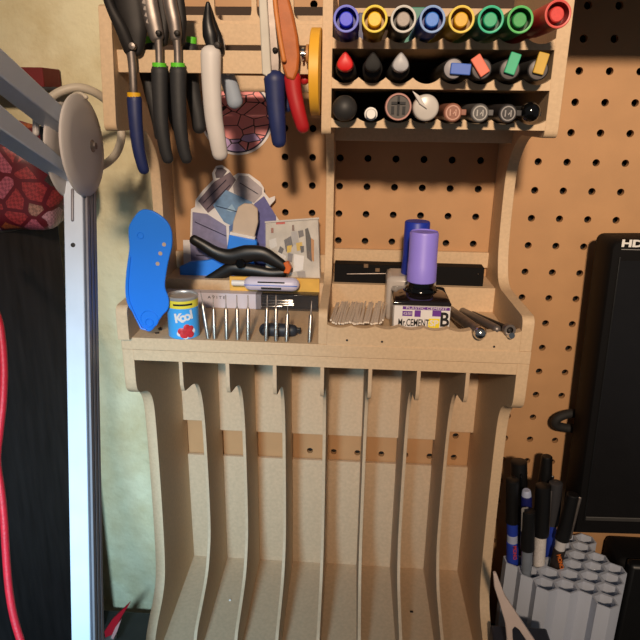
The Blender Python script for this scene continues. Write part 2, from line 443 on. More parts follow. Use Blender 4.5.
# ================================================================ PLIERS AND TOOLS ON THE LEFT RAILS
G_T = 'hand tools hanging on the wooden rails'
def grip(p, pts, r0, name, m, flat=.8, r1=None):
    n = len(pts); r1 = r1 or r0
    r0 *= 1.14; r1 *= 1.3
    b = MB(); b.tube(pts, [(r0 + (r1 - r0) * i / (n - 1), (r0 + (r1 - r0) * i / (n - 1)) * flat) for i in range(n)], 14, smooth_path=5)
    return b.build(name, m, p)
def pl(px, py, d): return at(px, py, d)

# 1 navy handled pliers with yellow collar
t = thing('pliers', 'pliers with navy handle, yellow collar and dark open jaws, nearest the white lamp joint', 'pliers', pl(131, 70, 128), G_T)
b = MB(); b.tube([pl(130, 50, 129), pl(121, 28, 132), pl(111, 8, 134), pl(104, -12, 136)], [(4.6, 3), (4.4, 3), (3.4, 2.6), (3, 2.4)], 12, smooth_path=4); b.build('jaw', M['steel_dark'], t)
b = MB(); b.tube([pl(136, 52, 126), pl(134, 32, 126), pl(130, 10, 126), pl(126, -12, 126)], [(5, 3), (9.4, 4), (11, 4), (10.4, 4)], 12, smooth_path=4); b.build('jaw', M['steel_dark'], t)
b = MB(); b.lathe(pl(132, 46, 133), (0, 1, 0), [(.01, -1), (2.2, -.6), (2.6, 0), (2.6, 3)], 14); b.build('pivot', M['steel'], t)
b = MB(); b.tube([pl(130.5, 48, 129), pl(132.5, 68, 129), pl(133.5, 93, 129)], [(3.4, 2.6), (3, 2.4), (2.9, 2.4)], 12, smooth_path=3); b.build('shank', M['steel'], t)
b = MB(); b.tube([pl(134, 92.5, 129), pl(134.3, 99.5, 129)], [(4.9, 4), (4.9, 4)], 16, caps=0); b.build('collar', M['yellow_band'], t)
grip(t, [pl(134.4, 99, 129), pl(135.5, 120, 130), pl(138, 145, 130), pl(141.5, 162, 129), pl(144, 170, 128)], 4.8, 'grip', M['grip_navy'], r1=3.0)
grip(t, [pl(142, 56, 104), pl(150, 90, 104), pl(158, 122, 104), pl(160, 136, 104)], 4.4, 'grip', M['grip_black'], r1=3.4)

# 2 and 3 green collared pliers
for lab, ox, jx, tips in (
    ('black handled pliers with green collar and wide serrated steel jaw, left of its twin', 0, 1, [(157, 38), (153, 22), (149, 4), (147, -12)]),
    ('black handled pliers with green collar and narrow steel jaw, right of its twin', 18.5, 0, [(176, 38), (174, 22), (170, 4), (168, -12)])):
    t = thing('pliers', lab, 'pliers', pl(160 + ox, 60, 128), G_T)
    w = 1.25 if jx else 1
    b = MB(); b.tube([pl(q[0], q[1], 128) for q in tips], [(4 * w, 3), (4.8 * w, 3.4), (5 * w, 3.2), (4.6 * w, 3)], 12, smooth_path=4)
    if jx:
        for k in range(5):
            c = pl(144.5 + k * 1.3, -4 + 6.5 * k, 129); b.obox(c, (1.6, 0, -.5), (0, 2, 0), (.5, 0, 1.1))
    b.build('jaw', M['steel'], t)
    b = MB(); b.tube([pl(163 + ox * .92, 42, 123), pl(163 + ox * .9, 20, 122), pl(158 + ox * .95, -12, 122)], [(3.4, 3), (5, 3), (5, 3)], 12, smooth_path=3); b.build('jaw', M['steel_dark'], t)
    b = MB(); b.lathe(pl(158 + ox, 33, 133), (0, 1, 0), [(.01, -1), (1.6, -.6), (1.9, 0), (1.9, 4)], 14); b.build('pivot', M['steel_dark'], t)
    b = MB(); b.tube([pl(158 + ox, 36, 128), pl(159 + ox, 50, 128), pl(159.3 + ox, 65, 128)], [(3.4, 2.6), (2.7, 2.4), (2.7, 2.4)], 12, smooth_path=3); b.build('shank', M['steel'], t)
    b = MB(); b.tube([pl(159.3 + ox, 63, 128), pl(159.5 + ox, 71.5, 128)], [(5, 4.2), (5, 4.2)], 16, caps=0); b.build('collar', M['green_band'], t)
    grip(t, [pl(159.6 + ox, 71, 128), pl(160 + ox, 95, 129), pl(161.5 + ox, 125, 130), pl(165 + ox, 148, 129), pl(168 + ox, 159, 128)], 5.4, 'grip', M['grip_black'], r1=3.2)
    b = MB(); b.tube([pl(151 + ox * 2.2, 37, 104), pl(150.5 + ox * 2.2, 48, 104)], [(3.8, 3.4), (3.8, 3.4)], 14, caps=0); b.build('collar', M['green_band'], t)
    grip(t, [pl(151.5 + ox * 2.1, 48, 104), pl(166 + ox * 1.4, 85, 104), pl(174 + ox * 1.25, 112, 104), pl(179 + ox * 1.1, 128, 104)], 5.2, 'grip', M['grip_black'], r1=4)

# 4 white handled nippers
t = thing('nippers', 'flush nippers with white handle and black head above the round sticker', 'nippers', pl(213, 50, 128), G_T)
b = MB(); b.tube([pl(213, 50, 128), pl(210, 35, 128), pl(208, 22, 128), pl(208, 4, 130)], [(3.6, 3), (5.2, 3.6), (4, 3.2), (1.6, 1.6)], 12, smooth_path=4); b.build('jaw', M['black'], t)
b = MB(); b.tube([pl(220, 52, 124), pl(216, 38, 124), pl(212, 24, 124), pl(209, 6, 126)], [(3.4, 3), (4.6, 3), (3.6, 3), (1.4, 1.4)], 12, smooth_path=4); b.build('jaw', M['black'], t)
b = MB(); b.lathe(pl(217, 45, 133), (0, 1, 0), [(.01, -.8), (1.8, -.5), (2.2, 0), (2.2, 5)], 14); b.build('pivot', M['steel_dark'], t)
b = MB(); b.tube([pl(219, 34, 118), pl(222.5, 41, 118), pl(224, 52, 118), pl(228, 74, 112)], [1, 1.1, 1.2, 1.4], 8, smooth_path=4); b.build('spring', M['white'], t)
grip(t, [pl(210.8, 54, 130), pl(211.3, 80, 131), pl(213.5, 115, 131), pl(217.5, 140, 130), pl(220, 154, 128)], 6.4, 'grip', M['grip_white'], r1=4.4)
grip(t, [pl(226, 74, 108), pl(231, 88, 107), pl(235, 102, 106)], 5.2, 'grip', M['grip_pale'], r1=4.6)

# 5 pale jawed tool with navy handle
t = thing('cutters', 'cutters with long pale grey jaw cover and navy blue handle beside the orange tool', 'cutters', pl(270, 70, 132), G_T)
b = MB(); b.prism([pl(258, -12, 134), pl(266, -12, 134), pl(269, 30, 134), pl(271.5, 79, 134), pl(262, 74, 134), pl(260.5, 40, 134)], (0, 6, 0)); b.build('jaw', mat('pale_cover', (196, 190, 178), .5), t, bevel=.8)
b = MB(); b.prism([pl(266, -12, 131), pl(273, -12, 131), pl(276.5, 30, 131), pl(279.5, 60, 131), pl(279, 76, 131), pl(271.5, 79, 131), pl(269, 40, 131)], (0, 6, 0)); b.build('jaw', M['steel'], t, bevel=.6)
b = MB(); b.lathe(pl(275, 50, 133), (0, 1, 0), [(.01, -.8), (1.4, -.5), (1.8, 0), (1.8, 3)], 14); b.build('pivot', M['steel_dark'], t)
grip(t, [pl(274.5, 79, 130), pl(275.5, 100, 130), pl(277.5, 124, 130), pl(279, 142, 129)], 6.6, 'grip', M['grip_navy'], r1=3.9)
grip(t, [pl(284, 78, 110), pl(286, 95, 110), pl(287, 108, 110)], 3.6, 'grip', M['grip_navy'], r1=3)

# 6 orange bodied tool with red handle
t = thing('snips', 'snips with curved orange body and red handle left of the yellow disc', 'snips', pl(290, 70, 132), G_T)
b = MB(); b.prism([pl(271, -12, 137), pl(286, -12, 137), pl(293, 14, 137), pl(297.5, 36, 137), pl(299.3, 56, 137), pl(298, 70, 137), pl(294, 81, 137), pl(286, 78, 137), pl(281, 62, 137), pl(277, 36, 137), pl(273.5, 14, 137)], (0, 8, 0)); b.build('body', M['orange_tool'], t, bevel=1.6)
b = MB(); b.tube([pl(274, -12, 140), pl(276, 10, 140), pl(280, 38, 140), pl(284, 60, 140)], 1.6, 10, smooth_path=4); b.build('edge_strip', mat('orange_edge', (206, 128, 66), .5), t)
grip(t, [pl(292.5, 78, 131), pl(294, 92, 131), pl(298, 110, 131), pl(302, 124, 130), pl(303.5, 128, 129)], 5.2, 'grip', M['grip_red'], r1=3.4)
grip(t, [pl(300, 72, 112), pl(305, 80, 112)], 3, 'grip', M['grip_red'])

# 7 yellow disc on its bolt
c = pl(316.5, 72.5, 130)
t = thing('cutting_disc', 'thin yellow disc on a metal bolt, seen edge-on beside the middle panel', 'disc', c)
b = MB(); b.lathe(c, (1, 0, 0), [(.01, -3.3), (27.8, -3.3), (28.2, -3), (28.2, 3), (27.8, 3.3), (.01, 3.3)], 48); b.build('disc', M['yellow_disc'], t)
p0 = pl(299.5, 54, 130)
b = MB(); b.lathe((c.x - 11, c.y, p0.z), (1, 0, 0), [(.01, 0), (1.6, 0), (1.6, 8), (.01, 8)], 14); b.build('bolt', M['chrome'], t)
b = MB(); b.lathe((c.x - 7, c.y, p0.z), (1, 0, 0), [(1.6, 0), (6.2, 0), (6.2, 1.6), (1.6, 1.6)], 20); b.build('washer', mat('tan_washer', (178, 128, 76), .5), t)
for q in (-10, -4.6): b = MB(); b.lathe((c.x + q, c.y, p0.z), (1, 0, 0), [(1.6, 0), (4.2, 0), (4.2, 1.5), (1.6, 1.5)], 16); b.build('nut', M['chrome'], t)

# ================================================================ MARKERS
def marker_cap(i, col, ring, plug, inner, lab, tip=None, back=None, bodycol=None):
    x = -170.4 + 17.38 * i
    tip = Vector(tip or (x + .6, -172, 18.9)); back = Vector(back or (x, -30, 17.2))
    ax = (back - tip).normalized(); L_ = (back - tip).length; R_ = 7.9
    t = thing('paint_marker', lab, 'marker', tip + Vector((0, 0, -R_)), 'fat markers along the top marker shelf')
    b = MB(); b.lathe(tip, ax, [(R_ - 1.3, 9), (R_ - 1.3, .3), (R_ - .7, 0), (R_ - .2, .2), (R_, .8), (R_, 40), (R_, 40), (R_ - .8, 40), (R_ - .8, 40), (R_ - .8, L_), (.01, L_)], 36); b.build('cap', bodycol or col, t)
    b = MB(); b.lathe(tip - ax * .25, ax, [(R_ - 1.45, .25), (R_ - .65, 0), (R_ - .15, .25), (R_ - .15, .8)], 36); b.build('cap_rim', ring, t)
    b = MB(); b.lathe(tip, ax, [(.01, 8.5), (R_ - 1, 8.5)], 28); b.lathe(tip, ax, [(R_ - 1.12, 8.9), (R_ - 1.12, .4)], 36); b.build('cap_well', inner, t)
    b = MB(); b.lathe(tip, ax, [(.01, 1.2), (3.7, 1.2), (4.3, 1.9), (4.3, 9)], 24); b.build('plug', plug, t)
    return t
mk = [
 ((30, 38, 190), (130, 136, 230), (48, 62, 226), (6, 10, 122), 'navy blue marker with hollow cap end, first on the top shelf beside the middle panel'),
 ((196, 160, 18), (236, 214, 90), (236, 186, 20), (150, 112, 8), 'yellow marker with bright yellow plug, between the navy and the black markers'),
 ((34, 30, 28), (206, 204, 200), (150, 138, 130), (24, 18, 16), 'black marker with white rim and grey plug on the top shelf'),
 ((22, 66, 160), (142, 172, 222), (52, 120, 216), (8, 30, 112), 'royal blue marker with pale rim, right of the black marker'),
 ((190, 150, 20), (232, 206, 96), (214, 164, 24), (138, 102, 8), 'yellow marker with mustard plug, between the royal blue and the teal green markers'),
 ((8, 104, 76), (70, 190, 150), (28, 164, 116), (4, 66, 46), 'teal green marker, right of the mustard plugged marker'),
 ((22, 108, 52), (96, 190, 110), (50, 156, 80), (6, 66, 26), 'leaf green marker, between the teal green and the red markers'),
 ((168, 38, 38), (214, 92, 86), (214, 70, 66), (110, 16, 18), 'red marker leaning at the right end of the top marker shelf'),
]
for i, (a, r_, p_, n_, lab) in enumerate(mk):
    k = dict()
    if i == 7: k = dict(tip=(-46.4, -182, 20.8), back=(-56, -60, 17.5))
    marker_cap(i, cm(f'marker_body_{i}', a), cm(f'marker_rim_{i}', r_), cm(f'marker_plug_{i}', p_, var=.12, scale=500), cm(f'marker_well_{i}', n_), lab, **k)

G2 = 'pens along the middle marker shelf'
def pen2(i, lab, tipcol, clip=None, cone=True):
    x = -170.2 + 17.7 * i - (0.0 if i < 3 else 1.6); z = -8.0; yb = -30
    t = thing('marker_pen', lab, 'pen', (x, -150, z - 6), G2)
    if cone:
        b = MB(); b.lathe((x, -150, z), (0, 1, 0), [(.01, 0), (5.4, 0), (6.6, 2), (6.6, 118), (.01, 118)], 28); b.build('barrel', M['black_matte'], t)
        def tri(r, h): return [Vector((x + r * (1 - .5 * max(0, math.sin(q)) ** 1.6) * math.cos(q) * 1.0, -150 + h, z + 1.6 + (r * 1.42 if math.sin(q) > 0 else r * .78) * math.sin(q))) for q in [2 * PI * k / 28 for k in range(28)]]
        b = MB(); v = tri(5.4, 2) + tri(5.4, -9) + tri(4.7, -10.6) + tri(3.0, -11.4)
        b.add(v, [(q * 28 + k, q * 28 + (k + 1) % 28, (q + 1) * 28 + (k + 1) % 28, (q + 1) * 28 + k) for q in range(3) for k in range(28)], True)
        b.add(v[84:], [tuple(range(28))]); b.build('tip_cap', tipcol, t)
    else:
        b = MB(); b.lathe((x, -157, z), (0, 1, 0), [(6.0, 0), (6.6, .6), (6.6, 127), (.01, 127)], 28); b.build('barrel', M['black_matte'], t)
        b = MB(); b.lathe((x, -157.2, z), (0, 1, 0), [(.01, 0), (5.4, 0), (5.9, .4), (6.0, 1)], 28); b.build('end_cap', tipcol, t)
        a = clip[1]; u = Vector((math.sin(a), 0, math.cos(a))); w = Vector((u.z, 0, -u.x))
        c = Vector((x, -158.6, z)) + u * clip[2]
        b = MB(); b.obox(c, w * 3.4, (0, 1.4, 0), u * 6.4); b.build('clip', clip[0], t, bevel=.6)
    return t
pen2(0, 'black pen with red rounded tip on the middle marker shelf', cm('tip_red', (214, 34, 34)))
pen2(1, 'all black pen with rounded tip, right of the red tipped one', M['black_matte'])
pen2(2, 'black pen with pale grey tip, left of the empty notch', cm('tip_grey', (176, 176, 180)))
ge = cm('end_grey', (104, 98, 98)); gp = cm('end_pale', (150, 146, 150))
pen2(4, 'black pen with sideways blue clip and pale grey end', gp, (cm('clip_blue', (72, 108, 196)), PI / 2 + .06, 4.2), False)
pen2(5, 'black pen with slanting salmon pink clip on its end', ge, (cm('clip_salmon', (226, 116, 92)), -.62, 2.4), False)
pen2(6, 'black pen with upright mint green clip on its end', ge, (cm('clip_mint', (66, 180, 136)), .28, 3.4), False)
pen2(7, 'black pen with upright mustard yellow clip on its end', ge, (cm('clip_mustard', (202, 164, 66)), .22, 3.6), False)

G3 = 'round ended pieces along the bottom marker shelf'
def px3(i): return -170 + 17.55 * i
z3 = -33.4
t = thing('ball_handle', 'matte black ball ended handle, first on the bottom marker shelf', 'handle', (px3(0), -155, -41), G3)
b = MB(); b.sphere((px3(0), -150, -32.8), 8.3, 32, 20); b.build('ball', mat('ball_grey_black', (44, 43, 43), .55, var=.05), t)
b = MB(); b.lathe((px3(0), -146, -33.2), (0, 1, 0), [(5, 0), (5.5, 100), (.01, 100)], 20); b.build('barrel', M['black_matte'], t)
t = thing('small_pen', 'thin pen with small white ribbed end cap on the bottom marker shelf', 'pen', (px3(1), -155, -40), G3)
b = MB(); b.lathe((px3(1), -150, -36.2), (0, 1, 0), [(.01, -8), (2.9, -8), (3.4, -7), (3.4, -3), (4.3, -2.6), (4.3, 0)], 24); b.build('end_cap', M['white'], t)
b = MB(); b.lathe((px3(1), -150, -36.2), (0, 1, 0), [(4.4, 0), (4.4, 115), (.01, 115)], 24); b.build('barrel', M['black_matte'], t)
t = thing('round_cap_tool', 'dark round cap with rosy rim and black cross bars on the bottom marker shelf', 'cap', (px3(2), -155, -40), G3)
c = Vector((px3(2), -160, -31.5))
b = MB(); b.lathe(c, (0, 1, 0), [(7.2, 1.5), (7.4, 0), (8.3, 0), (8.6, .6), (8.6, 12), (.01, 12)], 36); b.build('rim', cm('rosy_rim', (176, 126, 116)), t)
b = MB(); b.lathe(c, (0, 1, 0), [(.01, 1.2), (7.4, 1.2)], 36); b.build('face', cm('grey_face', (66, 60, 56)), t)
b = MB(); b.box(c.x - 4.6, c.x + 4.6, c.y + .2, c.y + 1.3, c.z + 1.6, c.z + 3.2); b.box(c.x - .8, c.x + .8, c.y + .2, c.y + 1.3, c.z - 5, c.z + 6.6)
b.box(c.x - 4.6, c.x - 2.6, c.y + .2, c.y + 1.3, c.z - 4.4, c.z + .4); b.box(c.x + 2.6, c.x + 4.6, c.y + .2, c.y + 1.3, c.z - 4.4, c.z + .4); b.build('cross_bar', M['ink'], t)
b = MB(); b.lathe(c + Vector((0, 12, 0)), (0, 1, 0), [(6, 0), (6, 110), (.01, 110)], 20); b.build('barrel', M['black_matte'], t)
t = thing('clip_cap_pen', 'milky white round cap with a tilted clip on the bottom marker shelf', 'pen', (px3(3), -155, -40), G3)
c = Vector((px3(3) + .4, -158, -31.8))
b = MB(); b.lathe(c, (0, 1, 0), [(.01, -1), (6.6, -.9), (7.8, -.3), (8.4, .8), (8.4, 10), (.01, 10)], 32); b.build('cap', cm('milky', (196, 190, 184), .3), t)
b = MB(); b.obox(c + Vector((-4.6, -1.8, 4.8)), (2.6, 0, -1.6), (0, 1.0, 0), (-2.6, 0, 4.0)); b.build('clip', cm('milky2', (206, 200, 196), .25), t, bevel=.5)
b = MB(); b.lathe(c + Vector((0, 10, 0)), (0, 1, 0), [(6, 0), (6, 110), (.01, 110)], 20); b.build('barrel', M['black_matte'], t)
for i, col, rc, lab in ((4, (142, 92, 74), (196, 150, 132), 'pen with copper brown round end and side clip on the bottom marker shelf'),
                        (5, (86, 84, 84), (170, 166, 162), 'pen with mid grey round end and side clip, right of the copper one'),
                        (6, (46, 44, 46), (150, 146, 146), 'pen with charcoal round end and side clip, left of the glossy black knob')):
    x = px3(i) + (.4, .2, .6)[i - 4]; c = Vector((x, -158, -34.6)); mm = cm(f'end_{i}', col); mr = cm(f'endring_{i}', rc)
    t = thing('clip_pen', lab, 'pen', c + Vector((0, 0, -6)), G3)
    b = MB(); b.lathe(c, (0, 1, 0), [(.01, 0), (5.2, 0), (5.9, .8), (5.9, 120), (.01, 120)], 28); b.build('barrel', mm, t)
    b = MB(); b.lathe(c, (0, 1, 0), [(3.9, -.3), (4.6, -.3), (4.6, .2)], 28)
    for s_ in (-1, 1):
        b.obox(c + Vector((s_ * 1.8, -.2, 0)), (.4, 0, 0), (0, .25, 0), (0, 0, 2)); b.obox(c + Vector((s_ * .8, -.2, 0)), (.8, 0, s_ * .9), (0, .25, 0), (-.25, 0, .25))
    b.build('emblem', mr, t)
    b = MB(); b.box(c.x + 5, c.x + 8.6, c.y - .5, c.y + 30, c.z - 1.6, c.z + 2.2); b.build('clip', mm, t, bevel=.5)
t = thing('glossy_knob', 'glossy black round knob at the right end of the bottom marker shelf', 'knob', (px3(7) - .4, -155, -40), G3)
b = MB(); b.sphere((px3(7) - 1.6, -152, -33.6), 6.4, 28, 18); b.build('ball', M['black_gloss'], t)
b = MB(); b.lathe((px3(7) - 1.6, -149, -33.8), (0, 1, 0), [(4, 0), (4.4, 110), (.01, 110)], 20); b.build('barrel', M['black_matte'], t)
b = MB(); b.box(px3(7) + 3.6, px3(7) + 6.6, -148, -120, -36.2, -33); b.build('clip', M['black'], t, bevel=.4)

# boxes standing behind the top markers
tag(MB().box(*[v for p in ((at(400, 5, 60).x, at(429, 5, 60).x), (-66, -40), (8, 40)) for v in p]).build('paint_box', cm('teal_box', (30, 120, 104)), bevel=.5), 'teal box standing behind the black and royal blue markers', 'box')
tag(MB().box(*[v for p in ((at(359, 5, 60).x, at(377, 5, 60).x), (-66, -40), (8, 36)) for v in p]).build('paint_box', cm('navy_box', (30, 40, 92)), bevel=.5), 'navy box standing behind the navy blue and yellow markers', 'box')
tag(MB().box(*[v for p in ((at(472, 5, 60).x, at(497, 5, 60).x), (-66, -40), (8, 34)) for v in p]).build('paint_box', cm('grey_box', (110, 100, 90)), bevel=.5), 'dull grey box standing behind the mustard and teal green markers', 'box')

# ================================================================ STICKERS ON THE BOARD
# round sticker
c = at(236.5, 117, .6); R_ = 33.5
t = thing('round_sticker', 'round pink and red sticker with white border on the pegboard', 'sticker', c)
b = MB(); b.lathe(c, (0, -1, 0), [(.01, .2), (R_, .2), (R_, -.4), (.01, -.4)], 48); b.build('backing', M['paper'], t)
b = MB(); b.lathe(c, (0, -1, 0), [(R_ - 3.4, .35), (R_ - 2.0, .35)], 48); b.build('ring', cm('sticker_navy', (46, 40, 70)), t)
b = MB(); b.lathe(c, (0, -1, 0), [(.01, .35), (R_ - 3.4, .35)], 48); b.build('print', print_mat('sticker_print', [(250, 158, 158), (242, 130, 140), (252, 186, 172), (240, 208, 110), (200, 170, 220), (250, 172, 184)], 62, .028, stretch=(1, 1, 1.5)), t)

# die-cut sticker of grey and blue blocks
SD = 9
def sp(q, d=SD): return at(q[0], q[1], d)
out = [(183, 240), (190, 240), (191, 209), (195, 207), (195.5, 200), (203, 190), (213, 180), (212, 173), (216, 166), (222, 165), (229, 170), (233, 176), (238, 173), (249, 174), (260, 182), (264, 188), (264, 192), (269, 198), (275, 196), (275, 200), (268, 208), (275, 214), (280, 222), (280, 278), (184, 278)]
t = thing('diecut_sticker', 'die-cut sticker of grey and blue blocks with white edge, leaning on the pegboard', 'sticker', sp((232, 276)))
b = MB(); b.prism([sp(q) for q in out], (0, .6, 0)); b.build('backing', M['paper'], t)
patches = [
 ([(192.5, 212), (207, 214), (226, 226), (229, 276), (192, 276), (190, 243), (192, 242)], (132, 130, 166)),
 ([(198, 201), (214, 182), (230, 172), (236, 180), (220, 203), (208, 213)], (112, 96, 106)),
 ([(215, 173), (217, 168), (222, 167.5), (227, 171), (222, 178), (216, 178)], (92, 82, 92)),
 ([(213, 205), (226, 190), (252, 202), (252, 214), (236, 228), (224, 222)], (112, 146, 184)),
 ([(233, 186), (239, 175.5), (248, 176), (262, 188), (262, 194), (254, 203), (234, 193)], (170, 162, 168)),
 ([(254, 204), (264, 196), (270, 206), (276, 216), (278, 276), (252, 276)], (98, 98, 156)),
 ([(229, 226), (252, 214), (253, 276), (231, 276)], (92, 120, 172)),
]
for i, (pg, c_) in enumerate(patches):
    b = MB(); b.prism([sp(q, SD + .5 + .08 * i) for q in pg], (0, .3, 0)); b.build('print_patch', cm(f'patch_{i}', c_, .5, var=.14, scale=160), t)
b = MB()
for q0, q1 in (((203, 203), (226, 180)), ((207, 209), (230, 185)), ((216, 206), (246, 214)), ((195, 222), (226, 236)), ((240, 183), (258, 194)), ((196, 255), (226, 258))):
    b.tube([sp(q0, SD + 1.2), sp(q1, SD + 1.2)], .35, 5)
b.build('print_line', cm('patch_line', (40, 38, 60)), t)
for q in ((226, 206), (230, 207)):
    pass
b = MB(); b.prism([sp(q, SD + 1.2) for q in ((226, 210), (232, 204), (236, 211), (231, 212))], (0, .3, 0)); b.build('print_patch', cm('patch_hi', (150, 182, 210)), t)

# kit in clear bag
KD = 26
t = thing('model_kit_pack', 'clear bagged model kit card with grey parts picture, right of the black clamp', 'package', at(292, 276, KD))
q = [(265.5, 223), (318, 218.5), (320, 279), (266, 280)]
b = MB(); b.prism([at(x, y, KD) for x, y in q], (0, 7, 0)); b.build('card', M['paper_grey'], t, bevel=.4)
kb = [([(276, 222), (285, 221.5), (285, 224), (276, 224.5)], (200, 66, 56)), ([(305, 229), (308, 228), (312, 242), (311.5, 252), (306.5, 250)], (34, 30, 34)), ([(311, 238), (314, 240), (314, 262), (311.5, 260)], (190, 128, 60)),
      ([(306.5, 250), (311.5, 252), (312, 262), (307, 258)], (60, 44, 40)),
      ([(291, 232), (297, 231), (299, 243), (293, 246)], (168, 168, 172)), ([(284, 240), (291, 236), (293, 246), (286, 252)], (84, 84, 92)), ([(287, 246), (292, 245), (291, 252), (287, 253)], (222, 186, 40)), ([(296, 243), (302, 242), (303, 250), (297, 251)], (210, 176, 60)), ([(300, 246), (304, 246), (304, 252), (301, 253)], (52, 52, 60)),
      ([(298, 231), (303, 230), (304, 236), (299, 238)], (90, 88, 94)), ([(280, 246), (284, 249), (281, 256), (278, 252)], (70, 68, 74)), ([(288, 253), (293, 254), (292, 262), (287, 263)], (120, 118, 124)), ([(297, 272), (305, 271), (306, 277), (298, 278)], (150, 146, 146)), ([(269, 240), (276, 238), (277, 246), (270, 250)], (214, 214, 214)), ([(278, 252), (286, 256), (284, 270), (277, 266)], (222, 222, 224)), ([(294, 254), (304, 256), (303, 270), (293, 272)], (230, 230, 232)), ([(271, 228), (273.5, 228), (273.5, 233), (271, 233)], (150, 86, 72)), ([(292, 225), (294, 225), (294.5, 231), (292, 231)], (120, 92, 84))]
for i, (pg, c_) in enumerate(kb):
    b = MB(); b.prism([at(x, y, KD + .3 + .02 * i) for x, y in pg], (0, .3, 0)); b.build('picture_patch', cm(f'kit_{i}', c_, .5), t)
b = MB(); b.prism([at(x, y, KD + 1.2) for x, y in [(264.8, 221), (319, 217), (320.8, 279), (265.5, 280)]], (0, .3, 0)); b.build('clear_bag', M['clear'], t)
b = MB(); b.prism([at(x, y, KD + 1.6) for x, y in [(264.8, 221.5), (319, 217.5), (319.2, 219), (264.9, 223)]], (0, .3, 0)); b.build('bag_fold', cm('bag_fold', (206, 204, 202), .2), t)

# ================================================================ THINGS ON THE LEFT TRAY SHELF
# blue handled scraper
t = thing('scraper', 'small scraper with pale beige blade and blue handle standing before the die-cut sticker', 'scraper', at(243, 262, 22))
b = MB(); b.prism([at(x, y, 24) for x, y in [(232, 234), (233, 222), (238, 207), (244, 203.5), (252, 204), (257.5, 209), (258, 222), (254, 239)]], (0, 3, 0)); b.build('blade', cm('scraper_blade', (196, 180, 164), .5), t, bevel=.8)
b = MB(); b.prism([at(x, y, 26) for x, y in [(229, 234), (254.5, 239.5), (257, 242), (254, 262), (252, 280), (230, 280), (226.5, 250)]], (0, 7, 0)); b.build('handle', M['blue_tool2'], t, bevel=1.4)
b = MB(); b.prism([at(x, y, 26.3) for x, y in [(230, 231.8), (255, 237), (254.8, 240), (229.4, 235)]], (0, 7, 0)); b.build('ferrule', M['paper'], t, bevel=.5)
# blue flat handle lying at the left
t = thing('blue_handle', 'bright blue curved plastic handle lying under the black clamp', 'handle', at(200, 279, 30))
b = MB(); b.prism([at(x, y, 30) for x, y in [(179, 267), (190, 262), (205, 261), (214, 259), (224, 259), (236, 265), (236, 281), (180, 281)]], (0, 6, 0)); b.build('handle', M['blue_tool2'], t, bevel=1.4)
# black spring clamp
t = thing('spring_clamp', 'black spring clamp with orange jaw pad lying on the left shelf', 'clamp', at(240, 276, 38))
b = MB(); b.tube([at(193.5, 239.5, 40), at(203, 245, 40), at(216, 253, 40), at(230, 257, 40), at(246, 254, 40), at(262, 254, 40), at(274, 260, 40), at(285, 267, 40)], [(4.6, 3.4), (5.2, 4), (6.2, 4.4), (7.6, 4.8), (8.2, 4.8), (7.2, 4.6), (6, 4), (4.4, 3.4)], 14, smooth_path=5); b.build('arm', M['black'], t)
b = MB(); b.tube([at(205, 282, 36), at(219, 275, 36), at(231, 269, 36), at(244, 270, 36), at(258, 272, 36), at(270, 274, 36), at(284, 273, 36)], [(4, 3), (5.6, 3.4), (6.4, 3.6), (6.6, 3.8), (6.2, 3.6), (5.6, 3.4), (4.4, 3)], 14, smooth_path=5); b.build('arm', M['black'], t)
b = MB(); b.lathe(at(240, 264, 46), (0, 1, 0), [(.01, 0), (3.6, 0), (4.4, .8), (4.4, 8)], 18); b.build('pivot', M['black_gloss'], t)
b = MB(); b.prism([at(x, y, 44) for x, y in [(283, 263), (288, 262), (291.5, 268), (289, 274), (283, 273), (285.5, 268.5)]], (0, 7, 0)); b.build('jaw_pad', cm('orange_pad', (214, 104, 40)), t, bevel=.8)
# pale sliver seen between the clamp arms
# yellow stick, marker tube, ruler, drill case in the tray
b = MB(); x0, x1 = at(230, 285, 46).x, at(319.5, 285, 46).x
b.box(x0, x1, -47.5, -44.6, ZF, -178.6); o = b.build('sanding_stick', mat('yellow_card', (226, 178, 82), .6, var=.1, scale=80), bevel=.3, loc=(x0, -46, ZF)); tag(o, 'flat ochre yellow sanding stick standing behind the blue and white tube', 'stick')
xa = at(166, 297, 53).x; xb = at(262, 300, 53).x
t = thing('ruler', 'pale lilac grey ruler bar along the back of the left tray, beside the can', 'ruler', (xa, -52, ZF))
b = MB(); b.box(max(xa, XL1 + .4), xb, -58.5, -48, ZF, -191.4); b.build('bar', mat('lilac_grey', (206, 200, 212), .5, var=.04), t, bevel=.4)
text('A V I T E', 3.6, (at(216.5, 297.5, 58.6).x, -58.6, at(216.5, 297.5, 58.6).z), t, M['ink'], width=16)
xa = at(257, 300, 53).x; xb = at(319, 300, 53).x
t = thing('bit_case', 'small smoky clear case of thin metal bits behind the standing drill bits', 'case', (xa, -52, ZF))
b = MB(); b.box(xa, xb, -60, -48, ZF, -190.4); b.build('case', M['clear_dark'], t, bevel=.4)
b = MB(); b.box(xa + .8, xb - .8, -55, -48.6, ZF + .5, -192.5); b.build('lining', M['ink'], t)
for k in range(5):
    z = ZF + 2 + k * 1.5; x = xa + 3 + (k * 7) % 11
    b = MB(); b.tube([(x, -56.6, z), (x + 20 + 4 * (k % 3), -56.6, z + .8)], .5, 8); b.build('bit', M['chrome'], t)
p0, p1 = at(245.5, 285, 53), at(299, 285.5, 53); zc = -182.4
t = thing('paint_tube', 'lavender white tube with blue line and black lettering lying on the bit case', 'tube', (p0.x, -54, zc - 6))
b = MB(); b.tube([(p0.x + 5, -54, zc), (p1.x - 5.5, -54, zc)], 6.2, 24, caps='round'); b.build('body', mat('lavender_white', (206, 202, 226), .4, var=.04), t)
b = MB(); b.lathe((p0.x - 12, -54, zc), (1, 0, 0), [(.01, 0), (2.6, 0), (2.6, 13)], 18); b.build('cap', M['white'], t)
